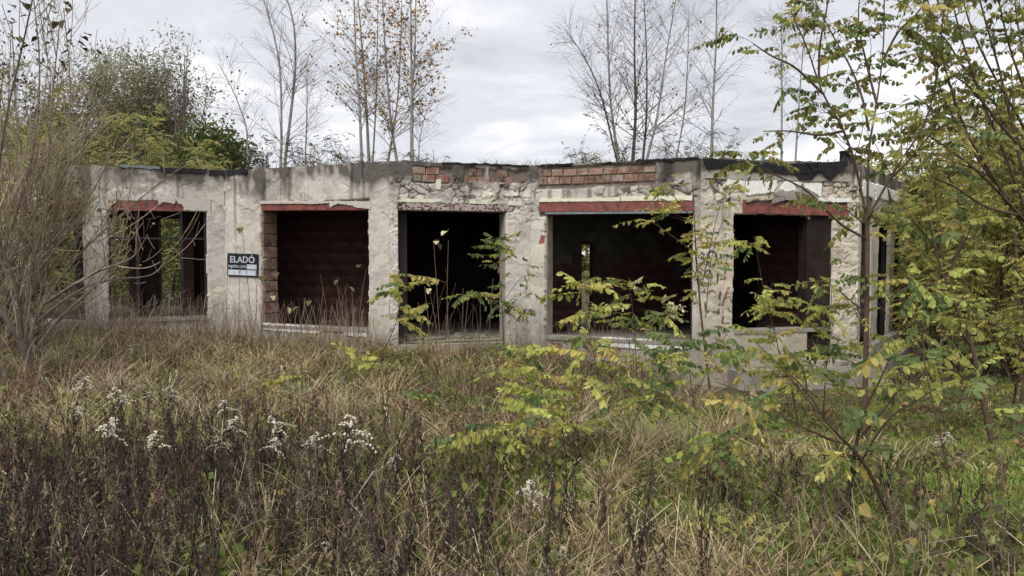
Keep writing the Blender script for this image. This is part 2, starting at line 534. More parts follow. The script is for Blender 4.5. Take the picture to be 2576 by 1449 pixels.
def facade(P, name, openings, bare=(), chunks=(), peel=(), dark_top=1.0, seed=0, z0=-0.62, strokes=(), rough=1.0, tint=(1, 1, 1), s_ext=(0, 0), damp=0.5, brickish=(), coarse=(), core='core'):
    ns = int((P.L + s_ext[0] + s_ext[1]) / STEP) + 1; nz = int((ROOF_Z - z0) / STEP) + 1
    s = np.linspace(-s_ext[0], P.L + s_ext[1], ns); z = np.linspace(z0, ROOF_Z, nz)
    S, Z = np.meshgrid(s, z)
    gs, gzz = S + seed * 13.7, Z + seed * 5.1
    h = 0.010 * (fbm(gs * 1.3, gzz * 1.3, 1, 3) - 0.5) + rough * 0.007 * (fbm(gs * 12, gzz * 12, 2, 4) - 0.5)
    # thin flakes come off in shells
    fl = fbm(gs * 3.0, gzz * 4.0, 21, 5)
    flake = sstep(0.50, 0.508, fl) * rough
    fl2 = fbm(gs * 5.0 + 9, gzz * 6.0, 23, 6); flake2 = sstep(0.56, 0.566, fl2)
    h = h + 0.005 * flake + 0.004 * flake2
    base = np.array([0.60, 0.553, 0.487]) * np.array(tint)
    C = np.ones(S.shape + (3,)) * base
    C *= (0.80 + 0.40 * fbm(gs * 2.2, gzz * 2.2, 31, 6))[..., None]
    C *= (0.90 + 0.20 * fbm(gs * 20, gzz * 20, 33, 3))[..., None]
    C *= (1.0 + 0.10 * (flake - 0.5) - 0.10 * flake2)[..., None]
    rim = (1 - sstep(0.0, 0.010, np.abs(fl - 0.504))) * sstep(1.9, 2.7, Z + 0.6 * (fbm(gs, gzz, 29, 2) - 0.5))
    C *= (1 - 0.40 * rim)[..., None]
    warm = fbm(gs * 0.9, gzz * 0.9, 37, 3)[..., None]
    C *= 1 + (warm - 0.5) * np.array([0.05, 0.0, -0.14])
    # cracked chunks
    W = np.zeros(S.shape)
    for r in chunks:
        W = np.maximum(W, soft(S, Z, r, 0.05, 41 + seed, 0.09))
    if len(chunks):
        rs = np.random.default_rng(100 + seed)
        npt = int(P.L * 3.9 * 60)
        px = rs.uniform(-0.1, P.L + 0.1, npt); pz = rs.uniform(z0, ROOF_Z, npt)
        amp = rs.normal(size=npt) * 0.8; ax = rs.uniform(-1, 1, npt); az = rs.uniform(-1, 1, npt); cc = rs.uniform(0.80, 1.15, npt)
        wx = S + 0.16 * (fbm(gs * 6, gzz * 6, 51, 5) - 0.5); wz = Z + 0.16 * (fbm(gs * 6, gzz * 6, 57, 5) - 0.5)
        sel = np.where(W.ravel() > 0.02)[0]
        d1 = np.full(S.size, 9.0); d2 = np.full(S.size, 9.0); i1 = np.zeros(S.size, int)
        fx, fz = wx.ravel()[sel], wz.ravel()[sel]
        for k0 in range(0, len(sel), 6000):
            D = np.hypot((fx[k0:k0 + 6000, None] - px[None]) * 0.75, fz[k0:k0 + 6000, None] - pz[None])
            o = np.argpartition(D, 2, axis=1)[:, :2]
            da = np.take_along_axis(D, o, 1)
            sw = da[:, 0] > da[:, 1]
            dm = np.where(sw, da[:, 1], da[:, 0]); dM = np.where(sw, da[:, 0], da[:, 1])
            d1[sel[k0:k0 + 6000]] = dm; d2[sel[k0:k0 + 6000]] = dM
            i1[sel[k0:k0 + 6000]] = np.where(sw, o[:, 1], o[:, 0])
        edge = (d2 - d1).reshape(S.shape); ii = i1.reshape(S.shape)
        crack = (1 - sstep(0.003, 0.020, edge)) * sstep(0.30, 0.48, fbm(gs * 3.1, gzz * 3.1, 59, 3))
        tilt = amp[ii] * 0.012 + ax[ii] * (S - px[ii]) * 0.16 + az[ii] * (Z - pz[ii]) * 0.16
        h = h + W * (0.7 * tilt - 0.02 * crack + 0.016 * (fbm(gs * 22, gzz * 22, 61, 3) - 0.5))
        C *= (1 + W * (cc[ii] - 1))[..., None]
        C *= (1 - 0.80 * W * crack)[..., None]
    for r in coarse:
        w = soft(S, Z, r, 0.04, 161 + seed, 0.06)
        f1 = 1 - np.abs(2 * fbm(gs * 15, gzz * 19, 163, 4) - 1) * 1.6
        h = h + w * 0.022 * (f1 - 0.5)
        C *= (1 + w * 0.35 * (f1 - 0.5))[..., None]
    # open cracks running over the whole face
    rc = np.random.default_rng(300 + seed)
    for _ in range(5):
        p = np.array([rc.uniform(0.1, P.L), rc.uniform(2.2, 3.2)]); line = [p.copy()]
        a = rc.uniform(-0.5, 0.5) + (math.pi if rc.random() < 0.5 else 0)
        for _k in range(rc.integers(5, 14)):
            a += rc.normal() * 0.45
            p = p + 0.09 * np.array([math.cos(a), math.sin(a) * 0.7]); line.append(p.copy())
        dd = seg_dist(S + 0.10 * (fbm(gs * 9, gzz * 9, 71, 5) - 0.5), Z + 0.10 * (fbm(gs * 9, gzz * 9, 72, 5) - 0.5), line)
        k = (1 - sstep(0.002, 0.012, dd)) * sstep(0.30, 0.5, fbm(gs * 4, gzz * 4, 73, 3))
        h -= 0.008 * k; C *= (1 - 0.5 * k)[..., None]
    # old paint and render fallen off down to a second, greyer coat
    for r in peel:
        w = soft(S, Z, r, 0.012, 81 + seed, 0.22)
        h -= 0.012 * w
        C = C * (1 - w[..., None]) + w[..., None] * np.array([0.50, 0.455, 0.40]) * (0.70 + 0.6 * fbm(gs * 10, gzz * 10, 91, 5))[..., None]
    # black algae and soot creeping down from the roof edge
    depth = 0.20 + 1.05 * dark_top * fbm(gs * 1.6, gs * 0 + seed, 95, 4) ** 1.6
    st = sstep(0.0, 1.0, 1 - (ROOF_Z - Z) / depth) * (0.30 + 1.1 * sstep(0.3, 0.7, fbm(gs * 5, gzz * 3, 97, 6)))
    st = np.clip(st * 1.2, 0, 0.9)[..., None]
    C = C * (1 - st) + st * np.array([0.085, 0.077, 0.066])
    drip = sstep(0.56, 0.74, fbm(gs * 8, gzz * 0.5, 98, 3)) * sstep(1.3, 3.2, Z + 0.8 * (fbm(gs * 3, gzz * 0, 94, 2) - 0.5)) * 0.55
    C *= (1 - drip)[..., None]
    # splash-back dirt near the ground
    lo = sstep(0.75, -0.1, Z + 0.5 * (fbm(gs * 3, gzz * 3, 99, 4) - 0.5)) * damp
    C = C * (1 - lo[..., None]) + lo[..., None] * np.array([0.17, 0.15, 0.115])
    # no render at all: hollow
    for r in bare:
        w = soft(S, Z, r, 0.012, 111 + seed, 0.035)
        h = h * (1 - w) + (-0.045 + 0.01 * (fbm(gs * 15, gzz * 15, 112, 3) - 0.5)) * w
        C = C * (1 - w[..., None]) + w[..., None] * np.array([0.20, 0.165, 0.135]) * (0.6 + 0.8 * fbm(gs * 12, gzz * 12, 115, 4))[..., None]
    for r in brickish:
        w = soft(S, Z, r, 0.012, 131 + seed, 0.05) * sstep(0.42, 0.5, fbm(gs * 7, gzz * 4, 133, 3))
        h = h - 0.014 * w
        C = C * (1 - w[..., None]) + w[..., None] * np.array([0.30, 0.12, 0.085]) * (0.6 + 0.8 * fbm(gs * 12, gzz * 12, 135, 4))[..., None]
    for line, wd, cl in strokes:
        dd = seg_dist(S, Z, line)
        k = ((1 - sstep(wd * 0.95, wd * 1.45, dd)) * sstep(0.25, 0.42, fbm(gs * 16, gzz * 16, 141, 3)))[..., None] * 0.88
        C = C * (1 - k) + k * np.array(cl)
    keep = np.ones((nz - 1, ns - 1), bool)
    sm = (s[:-1] + s[1:]) / 2; zm = (z[:-1] + z[1:]) / 2
    SM, ZM = np.meshgrid(sm, zm)
    jx = 0.035 * (fbm(SM * 5, ZM * 5, 151 + seed, 4) - 0.5)
    for r in openings:
        ins = (SM > r[0] + jx) & (SM < r[1] + jx) & (ZM > r[2] + jx * 0.4) & (ZM < r[3] + jx * 0.3)
        keep &= ~ins
    near = np.ones((nz, ns), bool)
    near[:-1, :-1] &= keep; near[:-1, 1:] &= keep; near[1:, :-1] &= keep; near[1:, 1:] &= keep
    h = np.where(near, h, -0.07)
    Zt = Z + sstep(ROOF_Z - 0.12, ROOF_Z, Z) * (0.03 + 0.085 * (fbm(gs * 4.5, gs * 0 + 3.3, 171, 5) - 0.45))
    idx = np.arange(ns * nz).reshape(nz, ns)
    q = np.stack([idx[:-1, :-1], idx[:-1, 1:], idx[1:, 1:], idx[1:, :-1]], -1)[keep]
    mb = MB()
    mb.add(P.w(S, Zt, h), q, None, np.clip(C, 0.004, 0.9).reshape(-1, 3))
    o = mb.obj('facade_wall', MAT['plaster'], bld, smooth=True)
    o['label'] = name
    # masonry core behind the render
    cb = MB()
    ops = sorted(openings)
    cur = -s_ext[0]
    for (a, b, c, d) in ops:
        P.box(cb, cur, a, z0, ROOF_Z - 0.01, -WALL_T, -0.065)
        P.box(cb, a, b, d, ROOF_Z - 0.01, -WALL_T, -0.065)
        if c > z0 + 0.02:
            P.box(cb, a, b, z0, c, -WALL_T, -0.065)
        cur = b
    P.box(cb, cur, P.L + s_ext[1], z0, ROOF_Z - 0.01, -WALL_T, -0.065)
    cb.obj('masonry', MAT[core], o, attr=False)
    return o


FLOOR_Z = 0.09
rA = rect(PA, 270, 518, (529, 531), (803, 800))
rZ = rect(PZ, 57, 205, (522, 520), (800, 805))
rB = rect(PB, 657, 925, (528, 528), (813, 835))
rC = rect(PC, 1003, 1272, (529, 535), (868, 868)); rC = (rC[0], rC[1], FLOOR_Z, rC[3])
rD = rect(PD, 1372, 1742, (537, 536), (846, 862))
rE = rect(PE, 1848, 2098, (537, 543), (832, 826))
rF1 = rect(PF, 2168, 2194, (545, 548), (905, 895))
rF2 = rect(PF, 2211, 2240, (552, 560), (890, 880))
rF3 = rect(PF, 2252, 2272, (566, 580), (870, 855))


def szr(P, uL, vT, uR, vB):
    a = P.sz(uL, vT); b = P.sz(uR, vB)
    return (a[0], b[0], b[1], a[1])


# graffiti on the pillar between the two right-hand openings (4032-wide picture points, measured on the crop)
def G(P, pts):
    return [P.sz((2700 + x / 3.218) * KU, (850 + y / 3.218) * KU) for x, y in pts]


BLK = (0.030, 0.034, 0.046); RED = (0.16, 0.075, 0.055); WHT = (0.60, 0.60, 0.58)
circ = lambda cx, cy, rx, ry, a0=0, a1=360, n=14: [(cx + rx * math.cos(math.radians(a0 + (a1 - a0) * i / n)), cy + ry * math.sin(math.radians(a0 + (a1 - a0) * i / n))) for i in range(n + 1)]
strokE = [(G(PE, l), w, c) for l, w, c in [
    ([(135, 590), (200, 560), (150, 540), (235, 520)], 0.045, WHT),
    ([(165, 800), (220, 760), (280, 800)], 0.06, WHT),
    (circ(185, 500, 45, 32, -170, 80), 0.016, BLK), (circ(178, 575, 52, 40, -80, 160), 0.018, BLK),
    (circ(330, 540, 62, 92), 0.018, BLK), ([(425, 537), (475, 540)], 0.016, BLK),
    (circ(345, 320, 70, 50, 20, 170), 0.015, BLK),
    ([(150, 720), (180, 705), (200, 740), (165, 850), (225, 872)], 0.017, BLK),
    (circ(285, 740, 38, 48), 0.016, BLK), ([(322, 740), (320, 860), (265, 880), (240, 850)], 0.016, BLK),
    ([(410, 715), (398, 850)], 0.016, BLK), ([(440, 805), (470, 808)], 0.012, BLK),
    ([(165, 965), (175, 1180)], 0.013, (0.10, 0.11, 0.14)),
    ([(225, 970), (240, 940)], 0.013, BLK), (circ(330, 985, 36, 40, -160, -10), 0.013, BLK),
    ([(245, 1080), (250, 1200)], 0.014, BLK), ([(280, 1215), (380, 1220)], 0.017, BLK),
    ([(435, 965), (412, 1235)], 0.020, BLK)]]
strokE += [(G(PE, l), w, c) for l, w, c in [
    ([(512, 520), (505, 650)], 0.014, RED), ([(500, 700), (490, 800)], 0.018, RED),
    ([(465, 1130), (535, 910), (588, 1100)], 0.017, RED), ([(495, 1040), (560, 1035)], 0.013, RED),
    ([(465, 1360), (470, 1180), (540, 1180), (565, 1215)], 0.016, RED), ([(470, 1360), (550, 1362)], 0.015, RED)]]

facade(PZ, 'plaster wall panel half hidden behind the bare shrub', [rZ], peel=[szr(PZ, 30, 425, 240, 470)], seed=1, dark_top=1.2,
       bare=[szr(PZ, 55, 506, 205, 524)])
facade(PA, 'plaster wall panel around the glazing bars', [rA], peel=[szr(PA, 240, 440, 400, 480)], seed=2, dark_top=0.8,
       bare=[szr(PA, 276, 504, 462, 529)])
facade(PB, 'plaster wall panel carrying the sale sign', [rB], seed=3, dark_top=0.95, peel=[szr(PB, 690, 440, 760, 505), szr(PB, 567, 440, 640, 500)],
       bare=[szr(PB, 657, 511, 928, 528), (rB[0] - 0.02, rB[0] + 0.01, rB[2], rB[3])], damp=0.65)
facade(PC, 'cracked wall panel above the doorway', [rC], seed=4, dark_top=1.15,
       chunks=[szr(PC, 985, 440, 1335, 508)], coarse=[szr(PC, 1275, 430, 1335, 560), szr(PC, 975, 500, 1004, 860)],
       bare=[szr(PC, 1038, 422, 1135, 462), szr(PC, 1166, 424, 1222, 458), szr(PC, 1232, 428, 1328, 462), szr(PC, 1003, 512, 1292, 530)], rough=1.4)
facade(PD, 'brick-banded wall panel over the widest window', [rD], seed=5, dark_top=1.1,
       chunks=[szr(PD, 1500, 460, 1760, 505), szr(PD, 1335, 430, 1360, 560)],
       bare=[szr(PD, 1353, 425, 1650, 466), szr(PD, 1357, 505, 1745, 537)], rough=0.9,
       brickish=[szr(PD, 1372, 862, 1560, 905), szr(PD, 1356, 556, 1373, 584), szr(PD, 1352, 592, 1373, 616)])
facade(PE, 'wall panel with broken insulation boards', [rE, szr(PE, 2032, 828, 2092, 905)], seed=6, dark_top=0.25,
       chunks=[szr(PE, 1765, 440, 1880, 520), szr(PE, 2060, 455, 2170, 520), szr(PE, 2130, 455, 2170, 520)], coarse=[szr(PE, 2092, 545, 2165, 900)],
       bare=[szr(PE, 1868, 504, 2130, 540)], strokes=strokE, rough=1.3, tint=(1.04, 1.0, 0.93))
facade(PF, 'side wall running back along the thicket', [rF1, rF2, rF3], seed=7, dark_top=1.6, rough=1.0, core='inside_shade', tint=(1.0, 0.97, 0.9))  # core given a darker colour so its well-lit inner face looks shaded

facade(Panel(VTXL, VTX[0]), 'blank plaster wall panel beyond the bare shrub', [], seed=8, dark_top=1.2)

# ---- bricks laid bare in the parapet
def brick_mesh(name, mat, ribs=True):
    mb = MB()
    mb.box(-0.5, 0.5, -0.5, 0.32, -0.5, 0.5)
    if ribs:
        for k in range(8):
            x = -0.5 + (k + 0.5) / 8
            mb.box(x - 0.040, x + 0.040, 0.32, 0.5, -0.48, 0.48)
    else:
        mb.box(-0.47, 0.47, 0.32, 0.5, -0.46, 0.46)
    return mb.mesh(name, mat, attr=False)


BRK = [brick_mesh('brick_ribbed', MAT['brick'], True), brick_mesh('brick_flat', MAT['brick'], False), brick_mesh('brick_pale', MAT['brick_pale'], True)]
band_c = thing('parapet_brickwork', (0, 0, 0), None, None)
band_c.parent = bld
band_c.location = (-bld.location[0], -bld.location[1], -bld.location[2])


def lay(P, parent, rows, h0=-0.06, h1=-0.012, rng=np.random.default_rng(5), name='brick'):
    for (x0, y0, x1, y1, kind) in rows:
        a = P.sz(x0 * KU, y1 * KU); b = P.sz(x1 * KU, y0 * KU)
        s0, s1, z0, z1 = a[0] + 0.004, b[0] - 0.004, a[1] + 0.004, b[1] - 0.004
        hh = h1 + rng.uniform(-0.008, 0.006)
        c = P.w((s0 + s1) / 2, (z0 + z1) / 2, (h0 + hh) / 2)
        dep = hh - h0
        M3 = np.array([[P.t[0] * (s1 - s0), P.n[0] * dep, 0], [P.t[1] * (s1 - s0), P.n[1] * dep, 0], [0, 0, z1 - z0]])
        inst(name, BRK[kind], parent, c, M3)


def cr(x, y, k, ox, oy):
    return ox + x / k, oy + y / k


rows = []
for (a, b, c, d, kd) in [(355, 155, 580, 272, 0), (590, 158, 815, 282, 0), (372, 278, 515, 402, 1), (521, 288, 745, 412, 1), (757, 292, 985, 425, 1),
                         (1312, 190, 1445, 312, 2), (1450, 192, 1530, 312, 1), (1228, 315, 1302, 432, 2), (1308, 320, 1450, 440, 1), (1460, 322, 1655, 445, 1),
                         (1690, 325, 1752, 450, 2), (1762, 330, 1905, 455, 2), (1912, 332, 2060, 458, 2), (2180, 345, 2270, 465, 2), (1785, 205, 1965, 328, 0)]:
    rows.append(cr(a, b, 4.293, 1540, 620) + cr(c, d, 4.293, 1540, 620) + (kd,))
lay(PC, band_c, rows)
rows = []
for (a, b, c, d, kd) in [(205, 160, 258, 218, 2), (262, 160, 340, 216, 0), (344, 160, 425, 214, 1), (430, 160, 508, 212, 2), (512, 155, 580, 209, 0), (584, 153, 690, 206, 0), (694, 146, 775, 200, 1), (779, 142, 870, 196, 0), (874, 138, 980, 192, 0),
                         (215, 112, 290, 160, 2), (294, 110, 366, 160, 0), (372, 108, 456, 158, 2), (470, 106, 534, 154, 0), (538, 104, 634, 151, 2), (640, 100, 730, 146, 0), (735, 96, 818, 142, 0), (825, 90, 905, 138, 0), (909, 88, 1000, 134, 0)]:
    rows.append(cr(a, b, 1.7047, 2000, 600) + cr(c, d, 1.7047, 2000, 600) + (kd,))
lay(PD, band_c, rows)

# bricks of the left jamb of the second opening, seen on the reveal
Jp = Panel(VTX[2] + PB.t * (rB[0] + 0.0) - PB.n * 0.02, VTX[2] + PB.t * (rB[0]) - PB.n * (WALL_T + 0.12))
zb = rB[2]
jr = np.random.default_rng(8)
k = 0
while zb < rB[3] - 0.05:
    hgt = min(jr.uniform(0.20, 0.24), rB[3] - zb)
    mname = 2 if k in (0, 9, 10) else (2 if jr.random() < 0.4 else 1)
    c0 = Jp.w(Jp.L / 2, zb + hgt / 2, -0.03 + jr.uniform(-0.004, 0.006))
    # the reveal faces +t of the wall
    M3 = np.array([[Jp.t[0] * Jp.L * 0.97, PB.t[0] * 0.10, 0], [Jp.t[1] * Jp.L * 0.97, PB.t[1] * 0.10, 0], [0, 0, hgt - 0.012]])
    inst('brick', BRK[mname], band_c, c0, M3)
    zb += hgt
    k += 1

# ---- lintels, flashing, foam strips, sills
def part(name, P, polys, h0, h1, mat, parent=bld, jag=0.0, sub=0.03, label=None):
    for poly in polys:
        mb = MB()
        P.plate(mb, poly, h0, h1, jag=jag, sub=sub)
        o = mb.obj(name, MAT[mat], parent, attr=False)
        if label:
            o['label'] = label


def beam(P, uL, uR, vTL, vTR, vBL, vBR, h0, h1, mat, name='lintel', label=None):
    part(name, P, [[(uL, vBL), (uR, vBR), (uR, vTR), (uL, vTL)]], h0, h1, mat, label=label)


beam(PZ, 50, 205, 507, 505, 524, 522, -0.20, -0.012, 'red_steel')
beam(PA, 272, 515, 503, 507, 530, 531, -0.20, -0.012, 'red_steel')
beam(PB, 656, 930, 511, 512, 529, 528, -0.20, -0.006, 'red_steel')
beam(PD, 1357, 1747, 509, 506, 533, 530, -0.20, 0.012, 'red_steel')
beam(PD, 1372, 1742, 534, 531, 539, 536, -0.20, 0.020, 'grey_steel', 'flashing')
beam(PE, 1868, 2135, 507, 516, 536, 543, -0.20, 0.010, 'red_steel')
# rusted doorway lintel with flaking paint
mb = MB()
s0, zt = PC.sz(1003, 508); s1, zt2 = PC.sz(1291, 515)
zb0 = PC.sz(1003, 528)[1]; zb1 = PC.sz(1291, 534)[1]
ss, zz = np.meshgrid(np.linspace(s0, s1, 220), np.linspace(0, 1, 22))
zv = zz * ((zt + zt2) / 2) + (1 - zz) * ((zb0 + zb1) / 2)
ix = np.arange(ss.size).reshape(ss.shape)
q = np.stack([ix[:-1, :-1], ix[:-1, 1:], ix[1:, 1:], ix[1:, :-1]], -1).reshape(-1, 4)
nn = sstep(0.36, 0.50, fbm(ss * 38, zv * 38, 5, 3)); big = sstep(0.70, 0.74, fbm(ss * 5, zv * 7, 8, 3)) + sstep(0.93, 0.97, zz) + sstep(0.07, 0.03, zz)
mixv = np.clip(nn * (1 - np.clip(big, 0, 1)), 0, 1)[..., None]
cc = np.array([0.10, 0.035, 0.028]) * (1 - mixv) + np.array([0.42, 0.36, 0.33]) * mixv
mb.add(PC.w(ss, zv, 0.008 + 0.004 * mixv[..., 0]), q, None, cc.reshape(-1, 3))
PC.box(mb, s0, s1, (zb0 + zb1) / 2 + 0.002, (zt + zt2) / 2 - 0.002, -0.2, 0.004, (0.08, 0.035, 0.03))
mb.obj('lintel', MAT['rusty_steel'], bld)['label'] = 'rusted doorway lintel with flaking paint'

part('insulation_strip', PC, [[(1005, 508), (1090, 510), (1110, 506), (1108, 501), (1060, 501), (1010, 499)], [(1180, 512), (1200, 512), (1200, 502), (1180, 501)],
                              [(1202, 513), (1227, 514), (1227, 505), (1202, 503)], [(1278, 516), (1312, 517), (1312, 508), (1278, 506)], [(1094, 476), (1108, 476), (1110, 452), (1098, 452)],
                              [(1318, 496), (1332, 496), (1332, 478), (1318, 480)]], -0.02, 0.018, 'foam', jag=0.004)
part('insulation_strip', PD, [[(1358, 508), (1560, 506), (1560, 496), (1470, 499), (1358, 500)], [(1563, 506), (1742, 504), (1742, 492), (1650, 492), (1563, 495)]], -0.02, 0.024, 'foam', jag=0.003)
part('insulation_strip', PB, [[(662, 829), (800, 839), (810, 836), (808, 824), (700, 815), (662, 812)], [(866, 843), (923, 848), (925, 836), (868, 830)]], -0.03, 0.03, 'foam_white', jag=0.006)
part('insulation_strip', PD, [[(1500, 870), (1690, 882), (1740, 874), (1738, 862), (1520, 848), (1495, 852)]], -0.03, 0.03, 'foam_white', jag=0.006)
# white insulation boards over the corner opening
def EE(pts):
    return [((2720 + x / 3.68) * KU, (580 + y / 3.68) * KU) for x, y in pts]


part('insulation_board', PE, [EE(p) for p in (
    [(450, 600), (520, 470), (770, 480), (765, 600), (735, 640), (640, 570)], [(778, 490), (1235, 480), (1235, 560), (1190, 650), (780, 700)],
    [(1290, 610), (1330, 500), (1440, 500), (1490, 560), (1535, 650), (1500, 640), (1330, 640)], [(1460, 500), (1600, 510), (1550, 580)],
    [(1600, 520), (1885, 520), (1870, 720), (1820, 700), (1640, 590)], [(1830, 735), (2310, 745), (2310, 800), (1800, 790)])], -0.02, 0.035, 'foam_white', jag=0.006,
    label='white insulation board broken open')
part('plaster_slab', PE, [EE(p) for p in (
    [(1165, 820), (1175, 735), (1330, 710), (1330, 770)], [(1195, 670), (1310, 610), (1340, 650), (1335, 705), (1200, 715)], [(1340, 650), (1480, 620), (1495, 765), (1335, 768)],
    [(1500, 660), (1620, 580), (1825, 690), (1790, 785), (1500, 770)], [(780, 790), (900, 740), (980, 735), (900, 770), (800, 800)])], 0.0, 0.055, 'concrete', jag=0.004)
part('concrete_band', PE, [EE([(200, 450), (210, 330), (560, 330), (1300, 390), (1900, 430), (2250, 430), (2300, 500), (1800, 490), (700, 470)])], -0.02, 0.03, 'concrete_pale', jag=0.004)
part('roofing_felt', PE, [EE(p) for p in (
    [(150, 160), (500, 180), (900, 215), (1400, 240), (1700, 235), (1700, 400), (1640, 415), (1330, 395), (760, 340), (500, 290), (220, 330), (190, 250)],
    [(1480, 395), (1850, 350), (1720, 475), (1560, 480)])], 0.04, 0.060, 'felt', jag=0.006, label='black roofing felt sagging over the eaves')
part('roofing_felt', PE, [EE(p) for p in ([(1690, 235), (2210, 205), (2240, 260), (1990, 495), (1840, 345)], [(1650, 240), (1800, 238), (1830, 345), (1750, 380)])], 0.062, 0.080, 'felt', jag=0.004,
     label='torn triangle of black roofing felt')
def edge_strip(P, u0, u1, z0, z1, mat, name, n=14, rng=np.random.default_rng(17)):
    s0, s1 = P.sz(u0, 420)[0], P.sz(u1, 420)[0]
    ss_ = np.linspace(s0, s1, n)
    poly = [(a_, z0 + rng.normal() * 0.010) for a_ in ss_] + [(a_, z1 + rng.normal() * 0.006) for a_ in ss_[::-1]]
    mb = MB(); P.plate(mb, poly, -0.06, 0.022 + rng.uniform(0, 0.01), uv=False)
    mb.obj(name, MAT[mat], bld, attr=False)


edge_strip(PA, 405, 520, ROOF_Z - 0.03, ROOF_Z + 0.045, 'felt', 'roofing_felt')
edge_strip(PA, 525, 566, ROOF_Z - 0.06, ROOF_Z + 0.04, 'felt', 'roofing_felt', 5)
edge_strip(PB, 570, 622, ROOF_Z - 0.05, ROOF_Z + 0.04, 'felt', 'roofing_felt', 6)
edge_strip(PC, 1180, 1330, ROOF_Z + 0.02, ROOF_Z + 0.045, 'felt', 'roofing_felt', 12)
edge_strip(PD, 1360, 1440, ROOF_Z + 0.02, ROOF_Z + 0.045, 'felt', 'roofing_felt', 14)
edge_strip(PD, 1600, 1757, ROOF_Z + 0.01, ROOF_Z + 0.05, 'felt', 'roofing_felt', 18)
edge_strip(PA, 300, 402, ROOF_Z + 0.01, ROOF_Z + 0.05, 'grey_steel', 'edge_flashing', 8)
edge_strip(PC, 1112, 1178, ROOF_Z + 0.02, ROOF_Z + 0.045, 'dark_steel', 'edge_flashing', 6)
part('insulation_board', PF, [[(2168, 456), (2196, 462), (2194, 500), (2180, 490), (2168, 497)], [(2200, 464), (2228, 472), (2232, 505), (2212, 498), (2200, 503)], [(2234, 476), (2262, 486), (2260, 512), (2240, 500)]], -0.02, 0.03, 'foam_white', jag=0.012)
# sills
for P, r, d0, mat in ((PB, rB, 0.035, 'concrete'), (PD, rD, 0.045, 'concrete'), (PE, rE, 0.03, 'concrete'), (PA, rA, 0.05, 'concrete')):
    mb = MB()
    P.box(mb, r[0] + 0.003, r[1] - 0.003, r[2] - 0.05, r[2] + 0.012, -WALL_T - 0.03, d0)
    mb.obj('sill', MAT[mat], bld, attr=False)

# jamb render inside the wide window
mb = MB()
PD.box(mb, rD[0] + 0.003, rD[0] + 0.018, rD[2] + 0.014, rD[3] - 0.012, -WALL_T - 0.06, -0.05)
mb.obj('jamb_render', MAT['concrete_pale'], bld, attr=False)
mb = MB()
PC.box(mb, rC[1] - 0.014, rC[1] - 0.002, FLOOR_Z + 0.01, rC[3] - 0.012, -WALL_T - 0.06, -0.05)
mb.obj('jamb_render', MAT['concrete_pale'], bld, attr=False)

# render still hanging over the lintels
def crust(P, poly, h1=0.012, jag=0.006):
    mb = MB(); P.plate(mb, poly, -0.02, h1, (0.56, 0.52, 0.465), jag=jag, sub=0.025)
    mb.obj('render_remnant', MAT['plaster'], bld)


crust(PA, [(462, 529), (519, 531), (519, 498), (440, 498), (448, 512), (458, 514)])
crust(PA, [(395, 498), (400, 516), (410, 508), (440, 512), (440, 498)])
crust(PA, [(268, 530), (292, 506), (292, 498), (268, 498)])
crust(PB, [(828, 506), (832, 522), (850, 512), (880, 516), (905, 523), (934, 526), (934, 506)], 0.018)
crust(PB, [(655, 506), (655, 513), (740, 512), (790, 513), (828, 511), (828, 506)], 0.018, 0.003)

# glazing bars of the left opening
frm = MB()
sm_, _ = PA.sz(457, 600)
_, zh = PA.sz(457, 600)
for (a, b, c, d) in ((sm_ - 0.022, sm_ + 0.022, rA[2] + 0.014, rA[3]), (rA[0] + 0.003, rA[0] + 0.035, rA[2] + 0.014, rA[3]), (rA[1] - 0.035, rA[1] - 0.003, rA[2] + 0.014, rA[3]), ):
    PA.box(frm, a, b, c, d, -0.15, -0.09)
PA.box(frm, rA[0] + 0.036, rA[1] - 0.036, zh - 0.018, zh + 0.018, -0.145, -0.085)
s3 = PA.sz(345, 600)[0]
PA.box(frm, s3 - 0.03, s3 + 0.03, rA[2] + 0.014, rA[3], -0.146, -0.092)
PA.box(frm, rA[0] + 0.036, rA[1] - 0.036, rA[2] + 0.03, rA[2] + 0.065, -0.142, -0.088)
frm.obj('window_frame', MAT['dark_steel'], bld, attr=False)
frm = MB()
for r in (rF1, rF2):
    for (a, b, c, d) in ((r[0], r[0] + 0.06, r[2], r[3]), (r[1] - 0.06, r[1], r[2], r[3]), (r[0] + 0.06, r[1] - 0.06, r[3] - 0.06, r[3]), (r[0] + 0.06, r[1] - 0.06, r[2], r[2] + 0.06)):
        PF.box(frm, a, b, c, d, -0.16, -0.09)
frm.obj('window_frame', MAT['dark_steel'], bld, attr=False)

# ---- roof, floor, inside walls
BACK_Y = 19.2
poly = [p for p in VTX[1:7]]
outer = []
for i, p in enumerate(VTX):
    nn_ = np.zeros(2)
    for pn in (Panel(VTX[i - 1], VTX[i]) if i else None, Panel(VTX[i], VTX[i + 1]) if i < 7 else None):
        if pn is not None:
            nn_ = nn_ + pn.n
    outer.append(p - unit(nn_) * 0.035)


def slab(name, pts, z0, z1, mat, parent=bld, jit=0.0):
    from mathutils.geometry import tessellate_polygon
    pts = [np.array(p) for p in pts]
    tri = tessellate_polygon([[Vector((p[0], p[1], 0)) for p in pts]])
    n = len(pts)
    V = [(p[0], p[1], z1) for p in pts] + [(p[0], p[1], z0) for p in pts]
    T = []
    for a, b, c in tri:
        T += [(a, b, c), (c + n, b + n, a + n)]
    Q = [(i, i + n, (i + 1) % n + n, (i + 1) % n) for i in range(n)]
    mb = MB(); mb.add(np.array(V), Q, T)
    return mb.obj(name, MAT[mat], parent, attr=False)


